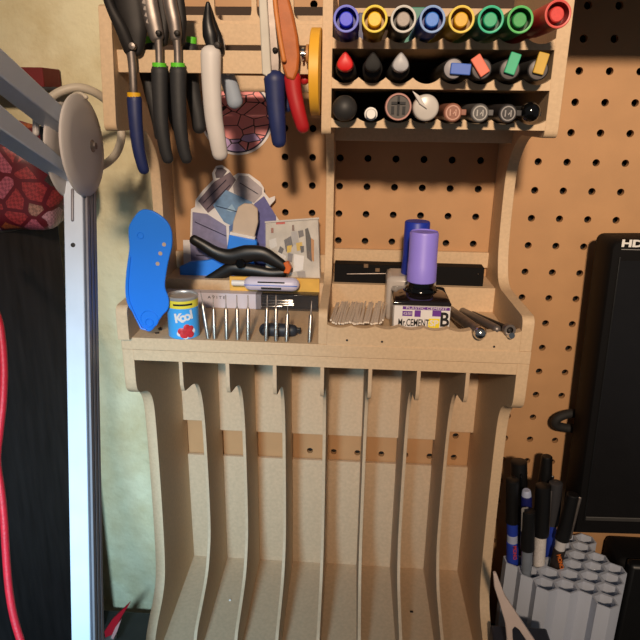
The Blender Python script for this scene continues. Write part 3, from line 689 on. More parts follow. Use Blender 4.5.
b = MB(); b.box(p0.x, p1.x - 1, -60.4, -59.8, zc - .3, zc + .3); b.build('blue_line', cm('line_blue', (70, 110, 206)), t)
xm = (p0.x + p1.x) / 2 + 1
b = MB(); b.box(xm - 13, xm + 11, -59.8, -59, zc + 1.5, zc + 3.3); b.box(xm - 10, xm + 8, -59.9, -59, zc - 3.6, zc - 1.6); b.build('print_band', M['ink'], t)

# the can
c = atz(184.5, 333, ZF); c = Vector((at(183.5, 320, 131).x, -130.6, ZF)); R_ = 12.2; H_ = 33.5
t = thing('small_can', 'small blue can with yellow band, white lettering and red fruit, in the left tray', 'can', c)
b = MB(); b.lathe(c, (0, 0, 1), [(.01, 0), (R_ - .8, 0), (R_, .8), (R_, 25.5)], 40); b.build('body', mat('can_blue', (70, 170, 244), .3, var=.04), t)
b = MB(); b.lathe(c, (0, 0, 1), [(R_ + .03, 25), (R_ + .03, 31), (R_ + .03, 31)], 40); b.build('band', mat('can_yellow', (236, 218, 70), .35), t)
b = MB(); b.lathe(c, (0, 0, 1), [(R_, 31), (R_ + .2, 31.6), (R_ + .2, 33), (R_ - .6, 33.6), (R_ - 1.2, 33), (R_ - 1.4, 32.2), (.01, 32.2)], 40); b.build('lid', mat('can_lid', (206, 206, 206), .35, .6), t)
def oncan(a, h, r=.25): return Vector((c.x + (R_ + r) * math.sin(a), c.y - (R_ + r) * math.cos(a), c.z + h))
def canpatch(a0, a1, h0, h1, r, poly=None, n=10):
    b = MB(); k = []
    if poly is None:
        pts = [[oncan(a0 + (a1 - a0) * i / n, h, r) for i in range(n + 1)] for h in (h0, h1)]
        b.add(pts[0] + pts[1], [(i, i + 1, n + 2 + i, n + 1 + i) for i in range(n)])
    return b
b = canpatch(-.35, .9, 27.4, 28.9, .12); b.build('print_band', M['ink'], t)
b = MB()
for da, h, r in ((.28, 4.5, 3.4), (.52, 7, 3.4), (.1, 7, 2.8), (.68, 4, 2.8), (.45, 10, 2.6), (.72, 9, 2.2)):
    q = oncan(da, h, .1); b.lathe(q, (math.sin(da), -math.cos(da), 0), [(.01, .35), (r * .7, .3), (r, 0)], 16)
b.build('fruit_print', mat('fruit_red', (206, 52, 60), .4, var=.2, scale=300), t)
b = MB()
for da, h, r in ((-.02, 5, 2.2), (.8, 6.6, 2.6), (.36, 2.6, 2.2)):
    q = oncan(da, h, .05); b.lathe(q, (math.sin(da), -math.cos(da), 0), [(.01, .2), (r, 0)], 14)
b.build('fruit_halo', cm('fruit_white', (232, 226, 230)), t)
for k, ch in enumerate('Kool'):
    a = -.02 + k * .27; q = oncan(a, 17.5 + k * .8, .3)
    text(ch, 10, q, t, M['paper'], rot=(PI / 2, -.12, a), extrude=.15, bold=.35)

# blue footprint-shaped template leaning in the left tray
P0 = Vector((-320, -144.2, -199)); P1 = Vector((-322, -144.6, -121))
axu = Vector((1, 0, 0)).normalized(); axv = (P1 - P0).normalized(); nrm = axu.cross(axv).normalized()
if nrm.y > 0: nrm = -nrm
def tp(px, py, off=0): return atplane(px, py, P0 + nrm * off, nrm)
outl = [(146, 331), (140, 325), (134, 315), (129, 308), (126, 300), (125, 288), (126.5, 268), (129, 250), (128.6, 240), (128.4, 228), (132, 220), (138, 212), (144, 209.5), (152, 211), (160, 215.5), (167, 222), (171, 230), (172, 238), (171.5, 248), (168, 262), (165, 280), (165, 289), (168.5, 299), (168, 309), (162, 316), (156, 325), (151, 331)]
def shrink(P, k, c=None):
    cx = sum(p[0] for p in P) / len(P); cy = sum(p[1] for p in P) / len(P)
    return [(cx + (p[0] - cx) * k, cy + (p[1] - cy) * (1 - (1 - k) * .5)) for p in P]
def smc(P, n=3):
    out = []; L_ = len(P)
    for i in range(L_):
        p0, p1, p2, p3 = P[i - 1], P[i], P[(i + 1) % L_], P[(i + 2) % L_]
        for k in range(n):
            s_ = k / n
            out.append(tuple(.5 * ((2 * p1[q]) + (p2[q] - p0[q]) * s_ + (2 * p0[q] - 5 * p1[q] + 4 * p2[q] - p3[q]) * s_ * s_ + (3 * p1[q] - p0[q] - 3 * p2[q] + p3[q]) * s_ ** 3) for q in (0, 1)))
    return out
t = thing('sole_template', 'bright blue sole-shaped plastic plate leaning in the left end of the tray', 'template', tp(148, 331))
ol = smc(outl)
b = MB(); b.prism([tp(x, y) for x, y in ol], -nrm * 2.3, True); b.build('plate', M['blue_tool'], t, bevel=.6)
rim = smc([(146, 329.5), (138, 321), (131.5, 308), (128.3, 298), (127.5, 284), (129.2, 262), (131.2, 248), (130.4, 234), (134, 222)], 3)[:-9]
b = MB(); b.tube([tp(x, y, .4) for x, y in rim[::2]], .8, 8, up=nrm); b.build('rim', M['blue_tool'], t)
for px, py in ((164, 244.5), (160.3, 253.5), (157.6, 263.8)):
    b = MB(); b.lathe(tp(px, py, .1), nrm, [(.01, .1), (1.5, .1), (1.6, -.2)], 16); b.build('hole', cm('hole_tan', (186, 162, 140)), t)
b = MB(); b.lathe(tp(140.5, 235.5, 0), nrm, [(2.0, 0), (2.3, .35), (2.6, 0)], 18); b.build('embossed_ring', M['blue_tool'], t)
b = MB(); b.lathe(tp(149.5, 322.5, 0), nrm, [(2.6, 0), (3.1, .5), (3.6, 0)], 20); b.build('embossed_ring', M['blue_tool'], t)
b = MB(); b.lathe(tp(149.5, 319, 0), nrm, [(6.4, 0), (6.8, .35), (7.2, 0)], 24); b.build('embossed_ring', M['blue_tool'], t)

# drill bits standing in the tray
bits = [(202.5, 303, 208, 334, 0), (213.5, 307, 214.5, 335, 0), (226, 307, 226.5, 335, 0), (237, 307, 237.5, 335, 0), (248, 307, 248, 335, 0), (267, 307, 266, 336, 0), (276, 307, 276, 336, 1), (287.5, 312, 286.5, 336, 0), (311, 313, 309.5, 337, 1)]
ords = ['first from the can', 'second from the can', 'third from the can', 'fourth from the can', 'fifth from the can, beside the wide gap', 'left of three over the black oblong', 'middle of three over the black oblong', 'right of three over the black oblong', 'last one, alone beside the middle panel']
for (tx, ty, bx, by, st), od in zip(bits, ords):
    A = at(bx, by, 137.5); A.z = ZF; B = at(tx, ty, 133)
    t = thing('drill_bit', 'silver drill bit standing in the tray, ' + od, 'drill bit', A, 'drill bits standing in the left tray')
    d_ = (B - A); L_ = d_.length
    b = MB(); b.lathe(A, d_, [(.01, 0), (1.6, 0), (1.6, L_ * .9), (.6, L_)], 16); b.build('shank', mat('bit_steel', (176, 166, 156), .3, .9), t)
    b = MB(); b.lathe(B, d_, [(.42 if not st else .75, 0), (.36, 9), (.01, 9.6)], 10); b.build('flute', M['steel'], t)
# black oblong
A, B = at(265, 330, 127), at(292, 330.5, 127)
t = thing('hex_key_holder', 'small black oblong plastic holder lying behind the drill bits', 'holder', (A.x, -127, ZF))
b = MB(); b.tube([(A.x, -125, ZF + 4.6), ((A.x + B.x) / 2, -125, ZF + 4.6), (B.x, -125, ZF + 4.6)], [(5.4, 5), (5.8, 5), (5, 4.6)], 18, caps='round'); b.build('body', mat('rubber_blue_black', (36, 42, 52), .5), t)
b = MB(); b.lathe((A.x, -129.2, ZF + 4.6), (0, -1, 0), [(2.4, 0), (2.8, .5), (3.2, 0)], 18); b.build('ring', M['black'], t)
b = MB(); b.box(B.x + 2, B.x + 7, -127, -123, ZF + 3, ZF + 7); b.build('end', M['black'], t, bevel=.6)
# crumbs of writing on the tray floor
p_ = at(159, 329, 128)
tag(MB().prism([atz(x, y, ZF + .15) for x, y in ((155, 332.8), (159, 332.4), (159.3, 333.4), (155.2, 333.8))], (0, 0, .4)).build('wood_chip', M['ink'], loc=atz(157, 333, ZF)), 'tiny dark chip on the tray floor near the blue plate tip', 'chip', None)
tag(MB().prism([atz(x, y, ZF + .15) for x, y in ((158, 329), (160.5, 327), (162, 330), (159.5, 330.5))], (0, 0, .5)).build('wood_chip', M['ink'], loc=atz(160, 329, ZF)), 'small dark chip on the tray floor left of the can', 'chip', None)

# ================================================================ RIGHT TRAY
# black flat case on the shelf
A, B = at(336.5, 275, 39), at(484, 275, 39)
t = thing('flat_case', 'long flat black case on the right shelf behind the bottles', 'case', ((A.x + B.x) / 2, -20, -183))
b = MB(); b.box(max(A.x - 2, XM1 - 1.2), B.x, -39, -24, -183, -166); b.build('body', M['monitor'], t, bevel=.6)
b = MB(); b.tube([at(347, 274, 40), at(390, 273.5, 40)], .5, 8); b.build('wire_latch', M['steel'], t)
for px, py in ((366, 264.5), (377.5, 268.5)):
    q = at(px, py + 1.5, 39.6); b = MB(); b.box(q.x - 2, q.x + 2, -40.2, -38, q.z - 1.6, q.z + 1.6); b.build('catch', cm('brass_catch', (120, 96, 72), .4), t, bevel=.3)
q = at(478, 274, 39.4); b = MB(); b.lathe((q.x, -39.4, q.z), (0, 1, 0), [(.01, -.2), (.5, -.2), (.6, .3)], 10); b.build('rivet', M['chrome'], t)
# bundle of thin sticks
for k in range(30):
    u = k / 29
    px = 331 + 52 * u + random.uniform(-.6, .6)
    sag = 1.9 * abs(math.sin(PI * (u * 3))) * .8
    yv = 322.5 + sag * .9 + random.uniform(-.6, .6) - (2 if k in (0, 29) else 0)
    A = at(px, yv, 139.5 + random.uniform(-1.5, 1.5))
    B = at(px + 4 + random.uniform(-1.5, 1.5) + 3.5 * (1 - u), 303 + random.uniform(-1.5, 1.5), 74)
    B.z = max(B.z, ZF + 2.5)
    o = MB().tube([A, B], .78, 8, caps=0).build('thin_stick', M['wood_stick'], loc=A)
    tag(o, 'thin pale wooden stick in the fanned bundle lying left of the lettered bottle', 'stick', 'bundle of thin sticks in the right tray')
# lettered square bottle with violet cap
x0, x1 = -129.8, -85.2; y0, y1 = -126, -82
t = thing('cement_bottle', 'square bottle with white and violet lettered label and tall violet cap', 'bottle', ((x0 + x1) / 2, (y0 + y1) / 2, ZF))
b = MB(); b.box(x0, x1, y0, y1, ZF, -176.3); b.build('body', M['glass_pale'], t, bevel=2.2)
r_ = 2.6
prof = [(0, -176.3), (0, -174.6), (1.2, -172.8), (5, -171.4), (14.5, -169.4)]
b = MB(); vs = []; fs = []
for q, z in prof: vs += [(x0 + q, y0 + q, z), (x1 - q, y0 + q, z), (x1 - q, y1 - q, z), (x0 + q, y1 - q, z)]
for i in range(len(prof) - 1):
    for k in range(4): fs.append((i * 4 + k, i * 4 + (k + 1) % 4, i * 4 + 4 + (k + 1) % 4, i * 4 + 4 + k))
fs += [(3, 2, 1, 0), tuple(len(prof) * 4 - 4 + k for k in range(4))]
b.add(vs, fs); b.build('shoulder', M['glass_dark'], t, bevel=.9)
cx, cy = -107.2, -103
b = MB(); b.lathe((cx, cy, -169.6), (0, 0, 1), [(13, 0), (12.4, 2.2), (10.5, 3.6), (10.5, 8)], 30); b.build('neck', M['black_gloss'], t)
b = MB(); n = 40; b.lathe((cx, cy, -162.6), (0, 0, 1), [(.01, 0), (11.2, 0), (11.7, .6), (11.5, 14), (11.2, 14.6), (11.2, 38.2), (10.6, 39.8), (10.2, 40), (10.2, 40), (9.6, 39.2), (.01, 39.2)], n); b.build('cap', M['violet_cap'], t)
yl = y0 - .35
lb = MB(); lb.box(x0 + 1.6, x1 - .6, yl, y0, -196.6, -176.6); lab_ = lb.build('label', M['paper'], t)
lb = MB(); lb.box(x0 + 1.2, x0 + 1.6, y0, y1 - 4, -196.6, -176.8); lb.build('label_wrap', M['paper'], t)
zt_ = -178.3
def lbx(u0, u1, v0, v1, m_, nm='print_patch'):
    xx0 = x0 + 1.6; w_ = x1 - .6 - xx0
    k = MB(); k.box(xx0 + w_ * u0, xx0 + w_ * u1, yl - .12, yl + .02, -177 - 18.5 * v1, -177 - 18.5 * v0); return k.build(nm, m_, lab_)
lbx(.14, .99, .0, .13, M['violet']); lbx(.14, .32, .2, .42, M['violet']); lbx(.36, .47, .16, .44, M['violet']); lbx(.68, .84, .14, .4, M['violet'])
lbx(.62, .82, .5, .92, M['yellow']); lbx(.1, .3, .95, 1.02, M['violet']); lbx(.45, .6, .95, 1.02, M['violet']); lbx(.75, .98, .95, 1.02, M['violet'])
xx = x0 + 1.6; ww = x1 - .6 - xx
text('PLASTIC CEMENT', 2.6, (xx + ww * .57, yl - .15, -177 - 18.5 * .065), lab_, M['paper'], width=ww * .74, extrude=.06)
text('GSI', 2.8, (xx + ww * .23, yl - .15, -177 - 18.5 * .31), lab_, M['paper'], width=ww * .14, extrude=.06)
text('Mr.CEMENT', 8.2, (xx + ww * .35, yl - .15, -177 - 18.5 * .72), lab_, M['ink'], width=ww * .56, extrude=.1, bold=.12)
text('SP', 6.6, (xx + ww * .72, yl - .2, -177 - 18.5 * .71), lab_, M['paper'], width=ww * .16, extrude=.1, bold=.2)
text('B', 16, (xx + ww * .905, yl - .15, -177 - 18.5 * .56), lab_, M['ink'], width=ww * .16, extrude=.1, bold=.35)
# bottle behind, blue cap
x0, x1 = -133.5, -92; y0, y1 = -80, -46
t = thing('cement_bottle', 'pale square bottle with blue cap standing behind the violet capped one', 'bottle', ((x0 + x1) / 2, (y0 + y1) / 2, ZF))
b = MB(); b.box(x0, x1, y0, y1, ZF, -166); b.build('body', mat('pale_bottle', (186, 178, 172), .25, var=.05), t, bevel=4)
b = MB(); b.lathe((-109.6, -64, -166), (0, 0, 1), [(.01, 0), (11.4, 0), (11.6, .6), (10.8, 16), (10.6, 43.6), (9.8, 44.6), (.01, 44.6)], 36); b.build('cap', M['blue_cap'], t)

# silver handles lying over the front board
def rod(name, lab, cat, A, B, r, m_, endm=None, endr=None, extra=None):
    t = thing(name, lab, cat, A, 'tool handles lying in the right tray')
    b = MB(); b.tube([B, A], r, 18, caps='round'); b.build('shaft', m_, t)
    if endm: b = MB(); b.sphere(A, endr, 20, 12); b.build('end_knob', endm, t)
    return t
A = at(480, 333, 147); rod('knife_handle', 'silver round ended knife handle lying over the tray front beside the lettered bottle', 'handle', A, Vector((A.x - 11, -58, ZF + 5)), 4.5, M['steel'], M['chrome'], 4.9)
A = at(496.5, 329, 138); rod('metal_spatula', 'dull grey flat metal handle in the tray between the two round ended ones', 'handle', A, Vector((A.x - 13, -60, ZF + 5)), [3.2, 3.4], mat('dull_grey_metal', (128, 120, 116), .4, .6), None)
A = at(509, 330, 142); t = rod('pin_vise', 'dark handled tool with metal ring end beside the right side panel', 'handle', A, Vector((A.x - 14, -68, ZF + 6)), [1.8, 2.6], M['steel_dark'], None)
b = MB(); ax = (Vector((A.x - 14, -68, ZF + 6)) - A).normalized(); b.lathe(A, ax, [(2.6, -2), (4.4, -2), (4.6, -1), (4.6, 3), (2.6, 3)], 24); b.build('ring_end', M['steel'], t)
b = MB(); b.lathe(at(511.5, 335.5, 146), ax, [(.01, -1), (2.3, -1), (2.6, 0), (2.6, 4)], 18); b.build('tip', M['chrome'], t)

# specks on the rack floor
tag(MB().sphere(atz(230, 600, -520), 1.3, 12, 8, (1, 1, .7)).build('plastic_crumb', M['white'], loc=atz(230, 600, -520)), 'tiny white crumb on the floor of the second rack slot', 'crumb')
tag(MB().box(*[v for p in ((atz(411.5, 612, -521).x - 1.6, atz(411.5, 612, -521).x + 1.6), (atz(411.5, 612, -521).y - .8, atz(411.5, 612, -521).y + .8), (-521, -520)) for v in p]).build('dark_crumb', M['ink'], loc=atz(411.5, 612, -521)), 'tiny dark crumb on the floor of a right rack slot', 'crumb')

# ================================================================ MONITOR
MF = -66
t = thing('monitor', 'black monitor fixed to the pegboard at the right, screen off', 'monitor', (220, -20, -416))
MO = Vector((49.8, 0, -133.2)); ma = math.radians(1.7)
def mp_(u, v, y): return (MO.x + u * math.cos(ma) + v * math.sin(ma), y, MO.z + u * math.sin(ma) - v * math.cos(ma))
MH = 287
def outline(i, r): return [(i, MH - i), (380, MH - i), (380, i)] + [(i + r - r * math.sin(a), i + r - r * math.cos(a)) for a in (0, .4, .8, 1.2, PI / 2)]
rings = [(outline(5, 4), -22), (outline(1, 6), -28), (outline(0, 7), -56), (outline(.6, 6.6), -64), (outline(2, 6), MF)]
b = MB(); n = len(rings[0][0]); vs = []
for o_, y in rings: vs += [mp_(u, v, y) for u, v in o_]
b.add(vs, [(q * n + k, q * n + (k + 1) % n, (q + 1) * n + (k + 1) % n, (q + 1) * n + k) for q in range(len(rings) - 1) for k in range(n)] + [tuple(range(n))[::-1], tuple((len(rings) - 1) * n + k for k in range(n))])
b.build('casing', M['monitor'], t)
def mbox(u0, u1, v0, v1, y0, y1):
    b = MB(); b.prism([mp_(u, v, y1) for u, v in ((u0, v0), (u1, v0), (u1, v1), (u0, v1))], (0, y0 - y1, 0)); return b
mbox(9, 380, 17, MH - 21, MF - .5, MF + .2).build('screen', M['screen'], t)
mbox(9, 380, MH - 20.5, MH - 16.5, MF - 1.4, MF).build('lower_trim', mat('trim_grey', (62, 60, 58), .45), t, bevel=.4)
mbox(7.6, 9, 14, MH - 16, MF - 1.0, MF).build('inner_trim', M['black'], t, bevel=.3)
q = at(621.5, 243.6, 66.5); text('HDMI', 8.0, (q.x, MF - .3, q.z), t, M['white'], align='LEFT', bold=.35, width=29)
qq = at(621.5, 249.4, 66.5); b = MB(); b.box(qq.x, qq.x + 29, MF - .4, MF, qq.z - .25, qq.z + .25); b.build('logo_line', cm('logo_line', (150, 148, 146)), t)
b = MB(); b.box(150, 250, -22, -.2, -330, -230); b.build('wall_bracket', M['black'], t)
b = MB(); b.tube([(70, -16, -316), (58, -16, -316), (48, -17, -319), (43, -17, -324), (45, -16, -330), (56, -15, -333), (70, -15, -333)], 4.4, 12, smooth_path=5); b.build('cable_loop', M['black_matte'], t)

# black speaker below the monitor
A = at(612, 552, 45)
t = thing('speaker_box', 'black rounded box standing below the monitor at the right edge', 'speaker', (A.x + 40, -30, -612))
b = MB(); b.box(A.x + 9, A.x + 120, -45, -2, -612, -464); b.build('body', M['monitor'], t, bevel=6)
B = at(629, 562, 52); b = MB(); b.box(B.x, B.x + 90, -58, -44, -612, B.z); b.build('front_cover', M['black'], t, bevel=4)

# ================================================================ PEN HOLDER
hp = 19.56; HR = hp / math.sqrt(3); rotA = .03
hc = Vector((25.8, -102.5))
e1 = Vector((math.cos(rotA), math.sin(rotA))) * hp
e2 = Vector((math.cos(rotA - PI / 3), math.sin(rotA - PI / 3))) * hp
cells = []
for s0, js in ((3, range(1, -3, -1)), (2, range(0, -4, -1)), (1, range(0, -6, -1)), (0, range(0, -6, -1)), (-1, range(-1, -6, -1)), (-2, range(-2, -6, -1))):
    for j in js: cells.append((s0 - j, j))
t = thing('pen_holder', 'grey honeycomb pen holder on the desk right of the rack', 'pen holder', (40, -70, -612))
def hz(x, y): return -450 - .06 * (x - hc.x) - .1 * (y - hc.y)
CELL = {}
for i, j in cells:
    c2 = hc + e1 * i + e2 * j
    CELL[(i, j)] = c2
    def hexp(r): return [(c2.x + r * math.cos(rotA + PI / 6 + PI / 3 * k), c2.y + r * math.sin(rotA + PI / 6 + PI / 3 * k)) for k in range(6)]
    O, I = hexp(HR - .02), hexp(HR - 1.7)
    vs = [(x, y, -612) for x, y in O] + [(x, y, hz(x, y)) for x, y in O] + [(x, y, hz(x, y)) for x, y in I] + [(x, y, -560) for x, y in I]
    fs = []
    for k in range(6):
        l = (k + 1) % 6
        fs += [(k, l, 6 + l, 6 + k), (6 + k, 6 + l, 12 + l, 12 + k), (12 + k, 12 + l, 18 + l, 18 + k)]
    fs += [tuple(range(6)), tuple(range(18, 24))]
    tb = MB(); tb.add(vs, fs); tb.build('tube', M['grey_print'], t)

# pens standing in the holder
G4 = 'pens standing in the grey holder'
def standpen(lab, top, bot, d_top, d_bot, r, parts, clip=None, name='pen'):
    A = at(top[0], top[1], d_top); B = at(bot[0], bot[1], d_bot)
    dv = (B - A).normalized(); L_ = (B - A).length
    foot = A + dv * ((A.z + 558) / -dv.z)
    t = thing(name, lab, 'pen', foot, G4)
    for nm, f0, f1, r0, r1, m_ in parts:
        b = MB(); b.lathe(A + dv * L_ * f0, dv, [(.01, 0), (r0 * .82, 0), (r0, .9), (r1, L_ * (f1 - f0)), (.01, L_ * (f1 - f0))], 26); b.build(nm, m_, t)
    b = MB(); b.tube([A + dv * L_ * .98, foot], [r * .95, r * .8], 14, caps=0); b.build('lower_barrel', parts[-1][5], t)
    if clip:
        side, m_, l0, l1 = clip
        w = Vector((side[0], side[1], 0)).normalized() * (r + 1)
        b = MB(); c0 = A + dv * L_ * l0 + w; c1 = A + dv * L_ * l1 + w; b.tube([c0, c1], [(1.3, .7), (1.1, .6)], 8); b.tube([A + dv * L_ * l0 + w * .2, c0], [.9, .9], 8); b.build('clip', m_, t)
    return t, A, dv, L_
blueb = cm('pen_blue', (36, 62, 170)); lblue = cm('pen_light', (168, 178, 206)); navy = cm('pen_navy', (20, 26, 96))
t, A, dv, L_ = standpen('blue bodied marker with long black cap and red lettering, against the rack side', (512.5, 479), (512.5, 556), 69, 69, 6.2, [('cap', 0, .54, 6.2, 6.7, M['black']), ('neck', .54, .7, 5.4, 5.4, blueb), ('band', .7, .8, 5.3, 5.3, lblue), ('barrel', .8, 1, 5.8, 5.8, blueb)], name='permanent_marker')
text('MONO', 5.0, A + dv * L_ * .9 + Vector((.8, -6.2, 0)), t, cm('ink_red', (206, 70, 76)), rot=(PI / 2, 1.45, 0), bold=.1)
standpen('thick black pen with glossy rounded top behind the blue bodied marker', (519, 461), (520, 548), 50, 51, 7, [('cap', 0, .6, 7.6, 8, M['black']), ('barrel', .6, 1, 6.2, 6, M['black'])], ((0, -1), M['black_gloss'], .1, .5))
standpen('navy pen with pale top, between the two black caps', (526.5, 490), (526, 556), 74, 74, 3.6, [('top', 0, .08, 4, 4.6, lblue), ('cap', .08, .5, 4.9, 5.2, navy), ('barrel', .5, 1, 4, 4, navy)])
standpen('short black capped pen with grey clip and clear barrel, lowest in front', (528.5, 510), (526.5, 568), 86, 87, 4.8, [('cap', 0, .66, 6.2, 6.6, M['black']), ('barrel', .66, 1, 5, 5, cm('pen_clear', (120, 128, 140), .2))], ((-1, -.3), cm('clip_grey', (128, 124, 120)), -.04, .34))
standpen('black capped pen with silver clip and white lettered barrel in the middle of the holder', (543.5, 485), (539, 562), 68, 69, 5.8, [('cap', 0, .63, 7, 7.6, M['black']), ('barrel', .63, 1, 5.6, 5.6, mat('pen_label', (216, 210, 206), .5, var=.2, scale=600, stretch=(3, 3, 1)))], ((1, -.3), M['steel'], .06, .6))
standpen('black pen leaning to the right with pointed top, furthest back', (547, 456), (540, 545), 34, 34, 6, [('cap', 0, .5, 5.2, 8, M['black']), ('barrel', .5, 1, 7, 6, M['black'])], ((1, -.4), M['chrome'], .2, .28))
standpen('dark grey flat capped pen with blue barrel, behind the white lettered one', (556, 482), (549, 556), 50, 52, 5.4, [('cap', 0, .55, 6.4, 6.6, cm('pen_grey', (56, 56, 60))), ('barrel', .55, 1, 4.6, 4.6, blueb)])
t, A, dv, L_ = standpen('black capped marker leaning right with white neck and orange lettering', (573, 494), (556, 564), 70, 69, 6, [('cap', 0, .63, 5.6, 6.8, M['black']), ('neck', .63, .77, 5, 5, cm('neck_white', (206, 204, 206))), ('barrel', .77, 1, 5.8, 5.8, cm('pen_dark', (40, 32, 30)))], ((1, -.3), M['steel'], .03, .6), name='permanent_marker')
text('MONO', 5.4, A + dv * L_ * .9 + Vector((.6, -6.4, 0)), t, cm('ink_orange', (230, 120, 44)), rot=(PI / 2, 1.25, 0), bold=.12)

# pale handle between rack and holder
t = thing('basket_handle', 'pale beige plastic handle with a slot, between rack and pen holder', 'handle', at(515, 640, 168))
hd = 168
b = MB(); b.prism([at(x, y, hd) for x, y in [(493.5, 574), (496.5, 574), (500, 583), (505, 596), (514, 610), (524, 625), (534, 640), (543, 654), (536, 654), (527, 642), (519, 630), (515, 627), (512.5, 630), (513, 640), (516, 654), (507, 654), (507, 640), (505.5, 624), (500, 605), (494.5, 588)]], (0, 4, 0)); b.build('handle', M['beige_plastic'], t, bevel=.8)
b = MB(); q = at(520, 654, hd); b.box(-30, q.x + 30, -hd, -hd + 30, -612, q.z + 1); b.build('body', mat('dark_blue_case', (40, 46, 60), .5), t, bevel=2)

# ================================================================ LEFT SIDE: LAMP, CABINET, BUNDLE
LD = 440
H = atdep(83, 145, LD)
lamp = thing('desk_lamp', 'silver grey jointed lamp arm with a round joint disc at the left', 'lamp', atdep(86, 700, LD))
# lower arm
A = atdep(80.5, 178, LD + 6); B = atdep(90.5, 740, LD + 6)
dv = (B - A).normalized(); rx = Vector((1, 0, 0)); fx = dv.cross(rx).normalized()
if fx.y > 0: fx = -fx
rx = dv.cross(fx).normalized()
if rx.x < 0: rx = -rx
# turned so that its front and right faces both show
ang = 0; rx2 = rx * math.cos(ang) - fx * math.sin(ang) * -1; fx2 = fx * math.cos(ang) - rx * math.sin(ang)
rx2 = (dv.cross(fx2)).normalized()
if rx2.x < 0: rx2 = -rx2
hw, hd_ = 7.7, 10.5
mid = (A + B) / 2
def off(a, f, r): return a + fx2 * f + rx2 * r
b = MB(); b.obox(mid - rx2 * 1.0, rx2 * (hw - 1), fx2 * hd_, dv * ((B - A).length / 2)); b.build('lower_arm', M['lamp_metal'], lamp, bevel=.8)
tt = (-603 - A.z) / dv.z; foot = A + dv * tt
b = MB(); b.obox((B + foot) / 2 - rx2, rx2 * (hw - 1), fx2 * hd_, dv * ((foot - B).length / 2)); b.build('lower_arm', M['lamp_metal'], lamp, bevel=.8)
b = MB(); b.lathe((foot.x, foot.y, -612), (0, 0, 1), [(.01, 0), (78, 0), (80, 2), (80, 9), (76, 13), (20, 15), (.01, 15)], 48); b.build('base', M['lamp_hub'], lamp)
# grooved right face
b = MB(); 
for f in (-5.6, 0, 5.6): b.obox(off(mid, f, hw - .6), rx2 * .9, fx2 * 2.1, dv * ((B - A).length / 2 - 1))
b.build('groove_rail', M['lamp_side'], lamp, bevel=.4)
q = atdep(72, 205, LD - 4)
def onarm(px, py):
    p0 = off(mid, hd_ + .2, 0); return atplane(px, py, p0, fx2)
b = MB(); b.tube([onarm(72.5, 190), onarm(72.5, 220)], 1.1, 8); b.build('slot', M['lamp_side'], lamp)
b = MB(); b.lathe(onarm(73, 245), fx2, [(.01, .5), (1.5, .4), (1.6, 0)], 14); b.build('screw', M['steel_dark'], lamp)
# joint disc: axis points to the right and towards the viewer
axd = Vector((1, .02, .02)).normalized()
for s_, nm, cen, rr in ((0, 'joint_disc', atdep(83, 146, LD - 8), 34), (1, 'joint_disc', atdep(67, 151, LD + 2), 32.5)):
    b = MB(); b.lathe(cen, axd, [(.01, -1.6), (rr - 1, -1.6), (rr, -1), (rr, .4), (rr - 1.2, 1.6), (rr * .7, 2.6), (rr * .3, 3), (.01, 3)], 48); b.build(nm, M['lamp_hub'], lamp)
cen = atdep(83, 146, LD - 8); bc = atplane(92, 146, cen + axd * 2.6, axd)
b = MB(); b.lathe(bc, axd, [(3.6, 0), (3.6, .8), (2.6, 1.6), (2.6, 3), (.01, 3)], 6); b.lathe(bc, axd, [(4.4, 0), (4.4, .6), (3, .8)], 20); b.build('bolt', M['steel'], lamp)
b = MB(); b.tube([atdep(70, 100, LD), atdep(74, 95, LD - 4), atdep(80, 94, LD - 8), atdep(86, 97, LD - 10)], 1.6, 10, smooth_path=5); b.build('cable_guide', M['cord'], lamp)
b = MB(); b.obox(atdep(55, 139, LD + 6), (6, 0, 0), (0, 10, 0), (0, 0, 9)); b.build('joint_block', M['black'], lamp, bevel=1)
b = MB(); b.lathe(atdep(60, 146, LD - 6), axd, [(.01, -6), (2.4, -6), (2.4, 8), (.01, 8)], 16); b.build('joint_pin', M['white'], lamp)
b = MB(); b.tube([atdep(36, 112, LD - 20), atdep(36, 133, LD - 20)], 2.2, 10); b.build('joint_post', M['lamp_hub'], lamp)
# upper arms, running up and towards the viewer
def bar(top, mid, xr, w):
    v = []
    for (tx, ty), (mx, my) in zip(top, mid):
        T_, E_ = atx(tx, ty, xr), atx(mx, my, xr)
        v += [T_, E_, E_ - Vector((w, 0, 0)), T_ - Vector((w, 0, 0))]
    b = MB(); b.add(v, [(0, 1, 5, 4), (1, 2, 6, 5), (2, 3, 7, 6), (3, 0, 4, 7), (3, 2, 1, 0), (4, 5, 6, 7)]); return b
bar([(70, 113), (-40, 9)], [(72, 134), (-40, 42)], -352, 15).build('upper_arm', M['lamp_metal'], lamp, bevel=.8)
bar([(66, 161), (-40, 69)], [(78, 181), (-40, 101)], -352, 15).build('upper_arm', M['lamp_metal'], lamp, bevel=.8)
# beige cord loop behind the joint
t = MB().tube([at(40, 104, 90), at(50, 98, 88), at(62, 91, 86), at(78, 87.5, 82), at(94, 92, 76), at(108, 102, 66), at(119, 117, 60), at(121.5, 136, 60), at(117, 152, 64), at(108, 162, 72), at(96, 168, 84), at(80, 168, 96)], 3.4, 12, smooth_path=6).build('power_cord', M['cord'], loc=at(78, 88, 82))
tag(t, 'beige cord looping behind the lamp joint and the organizer side', 'cord')

